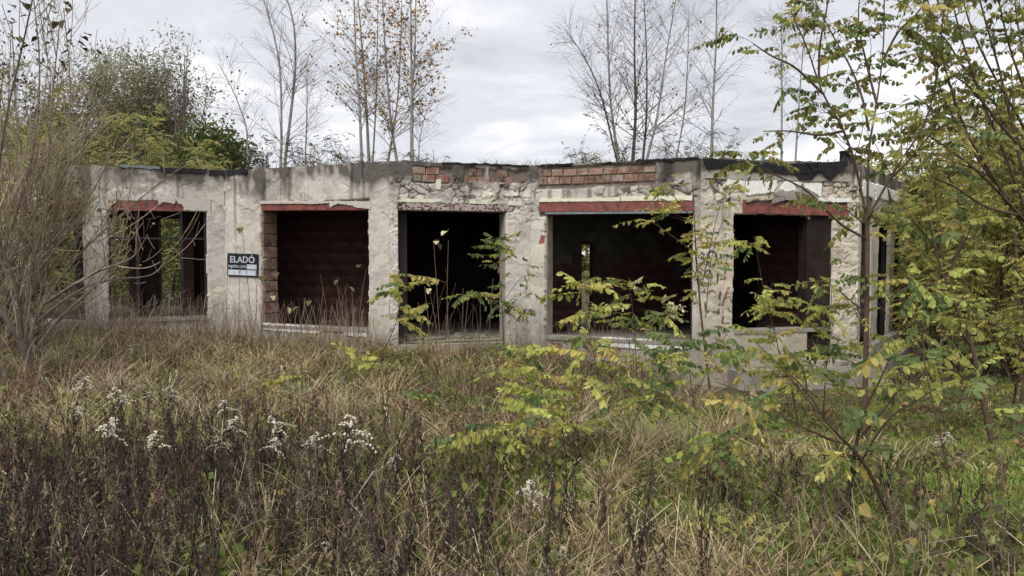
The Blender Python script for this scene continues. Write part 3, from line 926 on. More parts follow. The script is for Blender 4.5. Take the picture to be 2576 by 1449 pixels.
backpts = [np.array([10.2, BACK_Y]), np.array([-11.65, BACK_Y]), np.array([-11.62, 13.95])]
fine = []
for i in range(7):
    for k in range(14):
        fine.append(outer[i] * (1 - k / 14) + outer[i + 1] * k / 14 + RNG.normal(size=2) * 0.006)
fine.append(outer[7])
slab('roof_slab', [p + np.array([0, 0.16]) for p in VTX[:7]] + [np.array([8.7, BACK_Y])] + backpts[1:], ROOF_Z - 0.012 - 0.18, ROOF_Z - 0.012, 'inside_shade')
slab('roof_covering', fine + backpts, ROOF_Z - 0.008, ROOF_Z + 0.022, 'felt')
slab('roof_moss', [p + np.array([0, 0.25]) for p in VTX] + backpts, ROOF_Z + 0.0225, ROOF_Z + 0.06, 'moss')
slab('floor', [p + np.array([0.0, 0.20]) for p in VTX[:7]] + [np.array([8.6, BACK_Y])] + backpts[1:], -0.6, FLOOR_Z, 'concrete')
mb = MB()
PC.box(mb, rC[0] + 0.004, rC[1] - 0.004, -0.4, FLOOR_Z - 0.006, -WALL_T, 0.10)
mb.obj('threshold', MAT['concrete'], bld, attr=False)
# concrete plinth round the right-hand corner
off = 0.34
p0 = PE.w(0.62, 0, 0)[:2] if False else PE.a + PE.t * 0.55
pl = [PE.a + PE.t * 0.55 + PE.n * off, PE.b + PE.n * off + PE.t * (-0.02), PE.b + PE.n * off * 0.6 + PF.n * off, PF.b + PF.n * off, PF.b + PF.n * 0.03, PE.b + (PE.n + PF.n) * 0.03, PE.a + PE.t * 0.55 + PE.n * 0.03]
slab('plinth', pl, -0.95, -0.28, 'concrete')
mb = MB()
PF.box(mb, 0.25, PF.L, -0.28, 0.02, 0.03, 0.20)
mb.obj('plinth_step', MAT['concrete'], bld, attr=False)


def block_mesh(mat):
    mb = MB()
    mb.box(-0.5, 0.5, -0.5, 0.5, -0.5, 0.5)
    return mb.mesh('block', MAT[mat], attr=False)


BLOCK = {m: block_mesh(m) for m in ('interior', 'interior_red', 'interior_grey', 'inside_shade', 'brick')}


def inner_wall(a, b, openings=(), blocks=None, mat='interior', z1=3.08, bw=0.40, bh=0.235, red_to=1.2, seed=0):
    """an inside wall from a to b seen from its n side; openings (s0, s1, z0, z1)"""
    P = Panel(np.array(a), np.array(b))
    mb = MB()
    cur = 0.0
    for (s0, s1, z0, zz1) in sorted(openings):
        P.box(mb, cur, s0, FLOOR_Z, z1, -0.16, -0.02)
        if zz1 < z1 - 0.01:
            P.box(mb, s0, s1, zz1, z1, -0.16, -0.02)
        if z0 > FLOOR_Z + 0.02:
            P.box(mb, s0, s1, FLOOR_Z, z0, -0.16, -0.02)
        cur = s1
    P.box(mb, cur, P.L, FLOOR_Z, z1, -0.16, -0.02)
    o = mb.obj('inside_wall', MAT[mat], bld, attr=False)
    if blocks:
        rr = np.random.default_rng(seed)
        row = 0
        z = FLOOR_Z
        while z < z1 - 0.05:
            s = -bw * (0.5 if row % 2 else 0.0)
            while s < P.L:
                e0, e1 = max(s, 0.0) + 0.002, min(s + bw, P.L) - 0.002
                zt_ = min(z + bh, z1) - 0.003
                bad = any(e1 > q0 + 0.02 and e0 < q1 - 0.02 and zt_ > q2 + 0.02 and z + 0.006 < q3 - 0.02 for q0, q1, q2, q3 in openings)
                if e1 - e0 > 0.05 and not bad:
                    m = blocks[1] if (z < red_to + rr.normal() * 0.25) else blocks[0]
                    hh = rr.uniform(-0.002, 0.004)
                    c = P.w((e0 + e1) / 2, (z + 0.006 + zt_) / 2, (-0.04 + hh) / 2)
                    M3 = np.array([[P.t[0] * (e1 - e0), P.n[0] * (hh + 0.04), 0], [P.t[1] * (e1 - e0), P.n[1] * (hh + 0.04), 0], [0, 0, zt_ - z - 0.006]])
                    inst('block', BLOCK[m], o, c, M3)
                s += bw
            z += bh
            row += 1
    return P


def pl_(u, Y):
    return plan(u, Y)


def opn(P, uL, uR, vT, vB):
    a = P.sz(uL, vT); b = P.sz(uR, vB)
    return (a[0], b[0], max(b[1], FLOOR_Z), a[1])


# left room, open to the back
bw_ = Panel(pl_(-330, 18.6), pl_(640, 18.6))
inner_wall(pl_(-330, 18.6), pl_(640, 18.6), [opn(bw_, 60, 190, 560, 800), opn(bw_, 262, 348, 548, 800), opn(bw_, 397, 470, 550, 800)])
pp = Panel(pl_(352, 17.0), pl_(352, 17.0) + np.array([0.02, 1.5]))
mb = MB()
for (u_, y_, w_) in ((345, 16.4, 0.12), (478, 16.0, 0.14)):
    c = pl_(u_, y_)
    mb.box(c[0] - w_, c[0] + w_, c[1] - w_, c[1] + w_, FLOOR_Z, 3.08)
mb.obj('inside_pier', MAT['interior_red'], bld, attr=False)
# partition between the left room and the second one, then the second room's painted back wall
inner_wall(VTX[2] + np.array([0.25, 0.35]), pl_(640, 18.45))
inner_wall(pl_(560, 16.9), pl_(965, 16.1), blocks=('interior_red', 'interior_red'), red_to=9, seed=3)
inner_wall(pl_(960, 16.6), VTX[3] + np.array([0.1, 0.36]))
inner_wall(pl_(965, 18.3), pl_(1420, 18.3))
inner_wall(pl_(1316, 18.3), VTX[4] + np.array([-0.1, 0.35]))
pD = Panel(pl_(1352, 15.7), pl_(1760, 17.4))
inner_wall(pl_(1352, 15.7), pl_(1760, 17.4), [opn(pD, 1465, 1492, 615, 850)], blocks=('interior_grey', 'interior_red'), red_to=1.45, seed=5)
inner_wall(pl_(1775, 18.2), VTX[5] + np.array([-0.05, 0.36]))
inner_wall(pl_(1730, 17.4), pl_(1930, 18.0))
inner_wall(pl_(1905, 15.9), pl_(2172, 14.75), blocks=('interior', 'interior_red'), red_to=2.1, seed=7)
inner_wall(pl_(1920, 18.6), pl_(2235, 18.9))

# ---- sale sign
def text_mesh(body, size, mat, bold=0.0, xs=1.0):
    cu = bpy.data.curves.new('lettering', 'FONT')
    cu.body = body; cu.size = size; cu.offset = bold; cu.extrude = 0.0015
    cu.resolution_u = 3
    tmp = bpy.data.objects.new('lettering_tmp', cu)
    col.objects.link(tmp)
    dg = bpy.context.evaluated_depsgraph_get()
    me = bpy.data.meshes.new_from_object(tmp.evaluated_get(dg))
    bpy.data.objects.remove(tmp)
    bpy.data.curves.remove(cu)
    me.materials.clear(); me.materials.append(MAT[mat])
    return me


def text_on(parent, body, P, s0, s1, zlow, zhigh, h, mat, bold, tilt):
    me = text_mesh(body, 1.0, mat, bold)
    co = np.empty(len(me.vertices) * 3, np.float32); me.vertices.foreach_get('co', co); co = co.reshape(-1, 3)
    x0, y0 = co[:, 0].min(), co[:, 1].min(); x1, y1 = co[:, 0].max(), co[:, 1].max()
    X = s0 + (co[:, 0] - x0) / (x1 - x0) * (s1 - s0); Zz = zlow + (co[:, 1] - y0) / (y1 - y0) * (zhigh - zlow)
    sc, zc = sg_c
    ct, stt = math.cos(tilt), math.sin(tilt)
    X2 = sc + (X - sc) * ct - (Zz - zc) * stt; Z2 = zc + (X - sc) * stt + (Zz - zc) * ct
    w = P.w(X2, Z2, h + co[:, 2])
    w = w - np.array(parent_origin(parent))
    me.vertices.foreach_set('co', w.astype(np.float32).ravel())
    me.update()
    o = bpy.data.objects.new('lettering', me)
    col.objects.link(o); o.parent = parent
    o['label'] = body
    return o


sa = PB.sz(574, 637); sb = PB.sz(652, 696)
SG = (sa[0], sb[0], (PB.sz(574, 694)[1] + PB.sz(652, 697)[1]) / 2, (PB.sz(574, 636)[1] + PB.sz(652, 640)[1]) / 2)
sg_c = ((SG[0] + SG[1]) / 2, (SG[2] + SG[3]) / 2)
W_, H_ = SG[1] - SG[0], SG[3] - SG[2]
TILT = math.radians(-1.3)
sign = thing('sale_sign', PB.w(sg_c[0], SG[2], 0.03), 'black rectangular sale sign with white lettering fixed to the plaster pillar', 'sign')


def sq(name, fx0, fx1, fy0, fy1, h0, h1, mat):
    ct, stt = math.cos(TILT), math.sin(TILT)
    pts = []
    for fx, fy in ((fx0, fy0), (fx1, fy0), (fx1, fy1), (fx0, fy1)):
        X = (fx - 0.5) * W_; Zz = (fy - 0.5) * H_
        pts.append((sg_c[0] + X * ct - Zz * stt, sg_c[1] + X * stt + Zz * ct))
    mb = MB(); PB.plate(mb, pts, h0, h1, uv=False)
    mb.obj(name, MAT[mat], sign, attr=False)


sq('panel', 0, 1, 0, 1, 0.016, 0.030, 'sign_black')
sq('blank_field', 0.645, 0.955, 0.33, 0.535, 0.0302, 0.032, 'sign_white')
sq('blank_field', 0.03, 0.945, 0.055, 0.285, 0.0302, 0.032, 'sign_white')
text_on(sign, 'ELADÓ', PB, SG[0] + 0.10 * W_, SG[0] + 0.895 * W_, SG[2] + 0.60 * H_, SG[2] + 0.955 * H_, 0.0325, 'sign_white', 0.014, TILT)
text_on(sign, 'ingatlan.com/', PB, SG[0] + 0.045 * W_, SG[0] + 0.63 * W_, SG[2] + 0.33 * H_, SG[2] + 0.53 * H_, 0.0325, 'sign_white', 0.004, TILT)

for fx, fy in ((0.035, 0.94), (0.965, 0.94), (0.035, 0.06), (0.965, 0.06)):
    c_ = PB.w(SG[0] + fx * W_, SG[2] + fy * H_, 0)
    mb = MB(); n3 = np.array([PB.n[0], PB.n[1], 0])
    tubes(mb, np.array([[c_ + n3 * 0.0, c_ + n3 * 0.034, c_ + n3 * 0.036]]), np.array([[0.009, 0.009, 0.0005]]), 8)
    mb.obj('screw', MAT['grey_steel'], sign, attr=False)

# ---- vent pipe with a leaning sheet on the roof corner
vp = at(2125, 412, 14.6); vp[2] = ROOF_Z + 0.05
vent = thing('vent_pipe', vp, 'short tarred vent pipe standing on the roof corner', 'pipe')
mb = MB()
tubes(mb, np.array([[vp + (0, 0, z) for z in (-0.02, 0.12, 0.26, 0.27, 0.30)]]), np.array([[0.10, 0.095, 0.092, 0.105, 0.10]]), 14)
tubes(mb, np.array([[vp + (0, 0, 0.298), vp + (0, 0, 0.30)]]), np.array([[0.10, 0.001]]), 14)
mb.obj('pipe_body', MAT['felt'], vent, smooth=True, attr=False)
sp = at(2150, 412, 14.9); sp[2] = ROOF_Z + 0.05
mb = MB()
mb.box(sp[0] - 0.16, sp[0] + 0.14, sp[1] - 0.012, sp[1] + 0.012, sp[2] - 0.01, sp[2] + 0.26)
mb.box(sp[0] - 0.03, sp[0] + 0.03, sp[1] + 0.012, sp[1] + 0.10, sp[2] - 0.01, sp[2] + 0.05)
o = mb.obj('roof_sheet', MAT['dark_steel'], None, attr=False)
tag(o, 'dark upright metal sheet beside the vent pipe on the roof', 'metal sheet')

# ------------------------------------------------------------------ foliage builders
def leaf_quads(mb, pos, size, colr, rng, asp=0.7, up=0.0):
    """loose leaf faces, each a small diamond"""
    n = len(pos)
    a = unit(rng.normal(size=(n, 3)) + np.array([0, 0, up]))
    b = unit(np.cross(a, rng.normal(size=(n, 3))))
    s = np.asarray(size)[:, None] if np.ndim(size) else size
    V = np.stack([pos - a * s * 0.5, pos + b * s * 0.5 * asp, pos + a * s * 0.5, pos - b * s * 0.5 * asp], 1)
    q = np.arange(n * 4).reshape(n, 4)
    mb.add(V.reshape(-1, 3), q, None, np.repeat(colr, 4, axis=0))


def pick(rng, n, palette, w, var=0.25):
    pal = np.array(palette, float)
    c = pal[rng.choice(len(pal), n, p=np.array(w) / sum(w))]
    return c * rng.uniform(1 - var, 1 + var, (n, 1)) * rng.uniform(0.92, 1.08, (n, 3))


def batch_compound(mb, pos, d, L, colr, rng, pairs=6, wid=0.26, hang=(35, 80)):
    """many pinnate leaves in one mesh: each leaflet a diamond face"""
    n = len(pos)
    d = unit(d)
    side = unit(np.cross(d, np.array([0, 0, 1.0]) + rng.normal(size=(n, 3)) * 0.15))
    up = np.cross(side, d)
    L = np.broadcast_to(np.asarray(L, float), (n,))[:, None]
    droop = rng.uniform(0.1, 0.45, (n, 1))
    hg = np.radians(rng.uniform(hang[0], hang[1], (n, 1)))
    for k in range(pairs):
        t = 0.22 + 0.78 * (k + 0.5) / pairs
        base = pos + d * L * t - np.array([0, 0, 1.0]) * droop * L * t * t
        ll = L * (0.24 - 0.06 * abs(t - 0.55))
        for sgn in (-1, 1):
            ld = unit(side * sgn * np.cos(hg) - up * np.sin(hg) + rng.normal(size=(n, 3)) * 0.12)
            w = d * ll * wid
            V = np.stack([base, base + ld * ll * 0.5 + w, base + ld * ll, base + ld * ll * 0.5 - w], 1)
            mb.add(V.reshape(-1, 3), np.arange(n * 4).reshape(n, 4), None, np.repeat(colr * rng.uniform(0.85, 1.15, (n, 1)), 4, axis=0))


def compound_leaf(mat, seed, pairs=8, droop=0.3, hang=60):
    """one pinnate leaf, unit length along +X, leaflets hanging"""
    r = np.random.default_rng(seed)
    mb = MB()
    t = np.linspace(0, 1, 6)
    line = np.stack([t, 0.04 * np.sin(t * 3 + seed), -droop * t * t], -1)
    tubes(mb, line[None], np.linspace(0.009, 0.004, 6)[None], 3)
    for k in range(pairs):
        tt = 0.18 + 0.80 * (k + 0.4) / pairs
        base = np.array([np.interp(tt, t, line[:, i]) for i in range(3)])
        for sgn in (-1, 1):
            if r.random() < 0.10:
                continue
            ll = 0.25 * (1 - 0.35 * abs(tt - 0.5)) * r.uniform(0.60, 1.18)
            ww = ll * 0.275
            hg = math.radians(hang + r.normal() * 20)
            ld = np.array([0.25 + r.normal() * 0.28, sgn * math.cos(hg), -math.sin(hg)]); ld /= np.linalg.norm(ld)
            wd = np.array([1.0, r.normal() * 0.4, r.normal() * 0.3]); wd = wd - (wd @ ld) * ld; wd /= np.linalg.norm(wd)
            nr = np.cross(ld, wd)
            cup = r.uniform(-0.1, 0.6) * ww
            V = [base, base + ld * ll * 0.30 + wd * ww - nr * cup, base + ld * ll * 0.75 + wd * ww * 0.85 - nr * cup, base + ld * ll,
                 base + ld * ll * 0.75 - wd * ww * 0.85 - nr * cup, base + ld * ll * 0.30 - wd * ww - nr * cup]
            mb.add(V, [(0, 1, 2, 3), (0, 3, 4, 5)])
    e = line[-1]
    ld = np.array([0.75, 0, -0.65]); wd = np.array([0, 1.0, 0]); ll, ww = 0.17, 0.04
    mb.add([e, e + ld * ll * 0.4 + wd * ww, e + ld * ll, e + ld * ll * 0.4 - wd * ww], [(0, 1, 2, 3)])
    return mb.mesh('compound_leaf', MAT[mat], attr=False)


LEAF = {}
for m in ('leaf_green', 'leaf_lime', 'leaf_yellow', 'leaf_tan', 'leaf_olive'):
    LEAF[m] = [compound_leaf(m, i * 7 + len(LEAF), pairs=(9, 7, 8, 6, 10, 8, 5, 9, 7)[i], droop=(0.18, 0.35, 0.6, 0.25, 0.1, 0.45, 0.3, 0.7, 0.2)[i], hang=(74, 60, 82, 50, 76, 68, 55, 85, 40)[i]) for i in range(9)]


def heart_leaf(mat, fold=0.25):
    mb = MB()
    V = [(0, 0, 0), (0.18, 0.42, fold * 0.6), (0.55, 0.36, fold * 0.4), (1, 0, -0.12), (0.55, -0.36, fold * 0.4), (0.18, -0.42, fold * 0.6), (-0.4, 0, 0.1), (0.5, 0, -0.04)]
    mb.add(V, [(0, 1, 2, 7), (7, 2, 3, 3), (0, 7, 4, 5), (7, 3, 3, 4)][:1] + [(0, 7, 4, 5)], [(7, 2, 3), (7, 3, 4)])
    tubes(mb, np.array([[(-0.45, 0, 0.12), (0, 0, 0)]]), np.array([[0.015, 0.015]]), 3)
    return mb.mesh('heart_leaf', MAT[mat], attr=False)


HEART = {m: heart_leaf(m) for m in ('leaf_dark', 'leaf_gold', 'leaf_tan', 'leaf_yellow', 'leaf_lime')}


def frame_from(d, up=(0, 0, 1), roll=0.0):
    d = np.asarray(d, float); d = d / np.linalg.norm(d)
    y = np.cross(np.asarray(up, float), d)
    if np.linalg.norm(y) < 1e-3:
        y = np.cross(np.array([1.0, 0, 0]), d)
    y /= np.linalg.norm(y)
    z = np.cross(d, y)
    c, s = math.cos(roll), math.sin(roll)
    y2, z2 = y * c + z * s, z * c - y * s
    return np.stack([d, y2, z2], 1)


BARK_Y = (0.115, 0.080, 0.058)


def sapling(label, stems, L=0.28, n=30, mats=(('leaf_lime', 5), ('leaf_green', 3), ('leaf_yellow', 1)), twigs=8, tl=(0.2, 0.5), r0=0.008, name='locust_sapling',
            group='young locust saplings', tz=(0.35, 1.0), cat='sapling', seed=0, bark=BARK_Y, snap=True, on_twigs=0.75, base=None, tang=(35, 70), grav=0.1, leafname='leaf', k=5):
    r = np.random.default_rng(500 + seed)
    P = []
    for i, s in enumerate(stems):
        p = smooth_line([at(*a) for a in s], 14)
        if i == 0 and snap:
            gzv = float(gz(p[0, 0], p[0, 1])) - 0.03
            p[:, 2] += (gzv - p[0, 2]) * (1 - np.linspace(0, 1, 14)) ** 2
        P.append(p)
    P = np.array(P)
    org = P[0, 0] if base is None else base
    root = thing(name, org, label, cat, group)
    R = np.array([np.linspace(r0 if i == 0 else r0 * 0.42, r0 * (0.6 if i == 0 and len(P) > 8 else 0.15), 14) for i in range(len(P))])
    for i in range(len(P)):
        mb = MB(); tubes(mb, P[i:i + 1], R[i:i + 1], k, bark)
        mb.obj('stem', MAT['bark'], root, smooth=True)
    src = [P]; tw = None
    if twigs:
        T, TR = spawn(P, R, twigs, tz[0] * 0.8, 0.97, tang, tl[0], tl[1], 0.5, grav, 0.10, 8, 0.35, r)
        for i in range(twigs):
            mb = MB(); tubes(mb, T[i:i + 1], np.maximum(TR[i:i + 1], 0.0014), 3, bark)
            mb.obj('twig', MAT['bark'], root, smooth=True)
        tw = T
    names = [m for m, w in mats]; ws = np.array([w for m, w in mats], float); ws /= ws.sum()
    for j in range(n):
        if tw is not None and r.random() < on_twigs:
            p = tw[r.integers(len(tw))]; t = r.uniform(0.15, 1.0)
        else:
            p = P[r.integers(len(P))]; t = r.uniform(*tz)
        f = t * (len(p) - 1); i = min(int(f), len(p) - 2)
        pos = p[i] + (p[i + 1] - p[i]) * (f - i)
        tg = (p[i + 1] - p[i]) / np.linalg.norm(p[i + 1] - p[i])
        a = r.uniform(0, 2 * math.pi)
        out = np.array([math.cos(a), math.sin(a), 0])
        d = out + 0.35 * tg + np.array([0, 0, r.uniform(-0.45, 0.40)])
        m = names[r.choice(len(names), p=ws)]
        inst(leafname, LEAF[m][r.integers(9)], root, pos, frame_from(d, roll=r.normal() * 0.5), L * r.uniform(0.5, 1.2))
    return root


# ------------------------------------------------------------------ trees on and behind the roof
def bare_tree(name, label, line, r0, n1, n2, l1, l2, colr, group, cat='tree', seed=0, ang=(28, 55), leaves=0, leafcol=None, base_z=None, fork=None, leafsz=0.06, t0=0.18, grav1=-0.1, k=6, crown_lo=0.15):
    r = np.random.default_rng(900 + seed)
    p = smooth_line(line, 16)
    if base_z is not None:
        p = np.vstack([[p[0, 0], p[0, 1], base_z - 0.03], p])
    root = thing(name, p[0], label, cat, group)
    P = p[None]; r0 = r0 * 0.68; R = np.linspace(r0, r0 * 0.22, len(p))[None]
    mb = MB()
    cc = np.tile(np.array(colr), (1, 1))
    tubes(mb, P, R, k, colr)
    if fork is not None:
        for fl in fork:
            q = smooth_line(fl, len(p))
            FR = np.linspace(r0 * 0.6, r0 * 0.18, len(p))[None]
            tubes(mb, q[None], FR, k, colr)
            P = np.concatenate([P, q[None]]); R = np.concatenate([R, FR])
    mb.obj('trunk', MAT['bark'], root, smooth=True)
    A, AR = spawn(P, R, n1, t0, 0.98, ang, l1[0] * 1.1, l1[1] * 1.15, 0.42, grav1, 0.06, 8, 0.40, r, tip=0.15)
    B, BR = spawn(A, AR, int(n2 * 1.7), 0.12, 1.0, (22, 55), l2[0], l2[1] * 1.15, 0.5, -0.25, 0.08, 5, 0.3, r, tip=0.3)
    mb = MB()
    dk = np.array(colr) * 0.72
    tubes(mb, A, np.maximum(AR * 0.8, 0.0022), 3, dk)
    tubes(mb, B, np.maximum(BR * 0.8, 0.0015), 3, dk)
    mb.obj('branches', MAT['bark'], root, smooth=True)
    if leaves:
        i = r.integers(len(B), size=leaves); j = r.integers(1, 5, size=leaves)
        pos = B[i, j] + r.normal(size=(leaves, 3)) * 0.02
        mb = MB()
        leaf_quads(mb, pos, r.uniform(0.7, 1.3, leaves) * leafsz, pick(r, leaves, leafcol, [1] * len(leafcol), 0.35), r, 0.8)
        mb.obj('crown', MAT['veg'], root)
    return root


BIRCH = (0.30, 0.285, 0.265); TWIG = (0.24, 0.215, 0.19)
GOLD = [(0.42, 0.20, 0.035), (0.32, 0.15, 0.03), (0.50, 0.29, 0.06)]
birches = [
    ('slender leafless birch leaning left at the left end of the birch clump', [(706, 405), (708, 330), (702, 154), (664, 0), (640, -80)], 17.0, 0.050, 34, 230, 0),
    ('bare birch with kinked trunk, second of the left pair on the roof', [(717, 405), (736, 247), (743, 154), (739, 62), (720, -10), (705, -90)], 17.2, 0.055, 36, 240, 0),
    ('thin short birch between the bare pair and the golden clump', [(768, 405), (772, 278), (772, 150)], 17.4, 0.028, 26, 160, 0),
    ('straight birch on the left edge of the golden-leaved clump', [(910, 405), (904, 262), (894, 108), (888, -120)], 16.6, 0.055, 34, 240, 130),
    ('birch with few golden leaves leaning left inside the clump', [(928, 405), (921, 262), (910, 108), (893, -90)], 16.9, 0.058, 34, 240, 210),
    ('thin birch between the crossing pair and the leaning birches', [(938, 405), (947, 231), (950, 60), (952, -60)], 17.3, 0.032, 26, 190, 160),
    ('birch leaning left in the crossing pair, golden leaves above', [(998, 405), (982, 293), (968, 108), (958, -100)], 16.6, 0.058, 36, 250, 300),
    ('birch leaning right in the crossing pair', [(976, 405), (990, 324), (1004, 200), (1014, -100)], 16.8, 0.052, 36, 250, 280),
    ('low bushy bare sapling right of the thickest birch', [(1053, 405), (1056, 350), (1070, 290), (1085, 255)], 16.4, 0.020, 22, 90, 0),
    ('bare birch curving up on the left of the leafless clump', [(1557, 405), (1540, 293), (1532, 185), (1526, -20), (1522, -110)], 16.6, 0.056, 38, 290, 8),
    ('dark thin birch leaning far left over the brick parapet', [(1552, 405), (1509, 231), (1463, 133), (1423, 80)], 16.4, 0.034, 34, 240, 4),
    ('dark upright birch in the middle of the leafless clump', [(1592, 405), (1599, 278), (1596, 123), (1600, -110)], 16.7, 0.066, 38, 300, 50),
    ('slim birch just right of the dark upright one', [(1617, 405), (1626, 293), (1626, 123), (1614, -100)], 16.9, 0.046, 32, 240, 60),
    ('birch leaning right on the right side of the leafless clump', [(1626, 405), (1653, 293), (1676, 139), (1710, -60)], 16.5, 0.052, 34, 250, 45),
    ('thin pale birch standing between the clump and the lone birch', [(1700, 405), (1722, 278), (1731, 123), (1731, 10)], 17.0, 0.032, 28, 190, 10),
    ('lone straight bare birch above the graffiti pillar', [(1790, 405), (1793, 278), (1801, 108), (1804, -110)], 16.2, 0.056, 32, 200, 0),
    ('pale bare birch behind the black felt eaves', [(1966, 405), (1967, 154), (1965, 50)], 16.6, 0.036, 34, 210, 6),
    ('second pale bare birch behind the felt, leaning right', [(2001, 405), (2010, 262), (2021, 108), (2024, 40)], 16.9, 0.034, 34, 210, 8),
    ('open branching bare sapling at the left end of the roof', [(623, 405), (620, 324), (600, 262), (580, 216), (549, 160)], 17.0, 0.034, 30, 130, 20),
]
for i, (lab, ln, Y, r0, n1, n2, lv) in enumerate(birches):
    pts = [at(u, v, Y) for u, v in ln]
    small = r0 < 0.04
    bare_tree('birch_tree', lab, pts, r0, n1, n2, (0.55, 1.0) if small else (0.9, 1.75), (0.18, 0.45), BIRCH if 'dark' not in lab else (0.10, 0.085, 0.075), 'birches growing on the roof', seed=i,
              leaves=int(lv * 1.5), leafcol=GOLD if lv > 20 else [(0.10, 0.06, 0.03)], base_z=ROOF_Z + 0.06, t0=0.20, ang=(30, 58))
pts = [at(u, v, 16.3) for u, v in [(1036, 405), (1036, 300), (1036, 215), (1034, 100), (1033, -110)]]
bare_tree('birch_tree', 'thickest birch, forked above the roof, full of golden leaves', pts, 0.068, 44, 340, (1.0, 1.9), (0.2, 0.5), BIRCH, 'birches growing on the roof', seed=77,
          leaves=680, leafcol=GOLD, base_z=ROOF_Z + 0.06, fork=[[at(u, v, 16.3) for u, v in [(1036, 225), (1044, 130), (1047, -110)]]], t0=0.3, ang=(28, 58))

# little shrubs along the roof edge
rs_ = np.random.default_rng(41)
shr = [(612, 0.30, 0, 'dark leafy shrub beside the open bare sapling on the roof'), (660, 0.42, 0, 'low dark shrub left of the bare birch pair'), (752, 0.50, 0, 'dense dark shrub right of the bare birch pair'), (800, 0.30, 1, 'thin twiggy shrub on the roof left of the golden clump'),
       (862, 0.52, 0, 'arching twiggy shrub at the foot of the golden clump'), (900, 0.28, 1, 'small green shrub at the foot of the leftmost golden birch'), (1085, 0.28, 0, 'small dry shrub on the roof over the left brick patch'),
       (1430, 0.26, 1, 'tiny leafy shrub on the roof over the brick band'), (1480, 0.34, 1, 'leafy shrub left of the leafless clump on the roof'), (1570, 0.75, 0, 'dark twiggy thicket shrub inside the leafless clump'),
       (1668, 0.55, 2, 'orange-brown leafed shrub right of the leafless clump'), (1745, 0.60, 1, 'green leafed shrub left of the lone birch'), (1830, 0.62, 1, 'green leafed shrub right of the lone birch')]
for i, (u, hgt, kd, lab) in enumerate(shr):
    Y = 15.9 + 0.5 * rs_.random()
    b = at(u, 405, Y); b[2] = ROOF_Z + 0.055
    root = thing('roof_shrub', b, lab, 'shrub', 'shrubs growing along the roof edge')
    st = np.array([smooth_line([b, b + np.array([rs_.normal() * 0.12, rs_.normal() * 0.1, hgt * 0.55]), b + np.array([rs_.normal() * 0.35, rs_.normal() * 0.2, hgt * rs_.uniform(0.9, 1.5) + 0.12])], 8) for _ in range(6)])
    SR = np.tile(np.linspace(0.009, 0.003, 8), (6, 1))
    A, AR = spawn(st, SR, 46, 0.15, 1, (25, 65), 0.15, 0.45, 0.6, 0.1, 0.12, 5, 0.2, rs_)
    mb = MB(); tubes(mb, st, SR, 4, (0.09, 0.075, 0.06)); tubes(mb, A, np.maximum(AR, 0.002), 3, (0.09, 0.075, 0.06))
    mb.obj('stems', MAT['bark'], root, smooth=True)
    nl = 90
    ii = rs_.integers(len(A), size=nl)
    pos = A[ii, rs_.integers(1, 5, size=nl)]
    pal = ([(0.05, 0.06, 0.02), (0.07, 0.05, 0.025)], [(0.10, 0.13, 0.03), (0.16, 0.16, 0.03)], [(0.30, 0.16, 0.03), (0.20, 0.12, 0.03)])[kd]
    mb = MB()
    batch_compound(mb, pos, rs_.normal(size=(nl, 3)) * np.array([1, 1, 0.4]), rs_.uniform(0.10, 0.2, nl), pick(rs_, nl, pal, [1, 1]), rs_, 4)
    mb.obj('crown', MAT['veg'], root)


# far trees at the left
def leafy_tree(name, label, base, H, W, trunks, n1, n2, nleaf, lsz, pal, wts, seed, group, bark=(0.10, 0.085, 0.07), lo=0.25, cat='tree', up=0.0, spread=(18, 45), asp=0.5, clump=0.25):
    r = np.random.default_rng(1300 + seed)
    root = thing(name, base, label, cat, group)
    base = np.asarray(base, float)
    T = []
    for k in range(trunks):
        a = r.uniform(0, 6.28); rad = W * 0.30 * r.random() ** 0.5
        e = base + np.array([math.cos(a) * rad, math.sin(a) * rad, H * r.uniform(0.78, 1.0)])
        m = base + np.array([math.cos(a) * rad * 0.35, math.sin(a) * rad * 0.35, H * 0.45])
        T.append(smooth_line([base + r.normal(size=3) * np.array([0.1, 0.1, 0]) * (trunks > 1), m, e], 12))
    T = np.array(T)
    TR = np.tile(np.linspace(H * 0.020, H * 0.003, 12) / (0.6 + 0.4 * trunks) ** 0.7, (trunks, 1))
    mb = MB(); tubes(mb, T, TR, 6, bark); mb.obj('trunk', MAT['bark'], root, smooth=True)
    A, AR = spawn(T, TR, n1, lo, 0.98, spread, W * 0.25, W * 0.55, 0.45, 0.35, 0.08, 7, 0.45, r)
    B, BR = spawn(A, AR, n2, 0.25, 1.0, (20, 60), W * 0.08, W * 0.20, 0.5, 0.1, 0.12, 5, 0.2, r)
    mb = MB(); tubes(mb, A, np.maximum(AR, 0.006), 3, bark); tubes(mb, B, np.maximum(BR, 0.004), 3, bark)
    mb.obj('branches', MAT['bark'], root, smooth=True)
    if nleaf:
        i = r.integers(len(B), size=nleaf); j = r.integers(1, 5, size=nleaf)
        pos = B[i, j] + r.normal(size=(nleaf, 3)) * clump
        cl = pick(r, nleaf, pal, wts, 0.25)
        mb = MB(); leaf_quads(mb, pos, r.uniform(0.6, 1.3, nleaf) * lsz, cl, r, asp, up)
        mb.obj('crown', MAT['veg'], root)
    return root


def gpos(u, Y):
    x = (u - 1288) / FPX * Y
    return np.array([x, Y, float(gz(x, Y)) - 0.05])


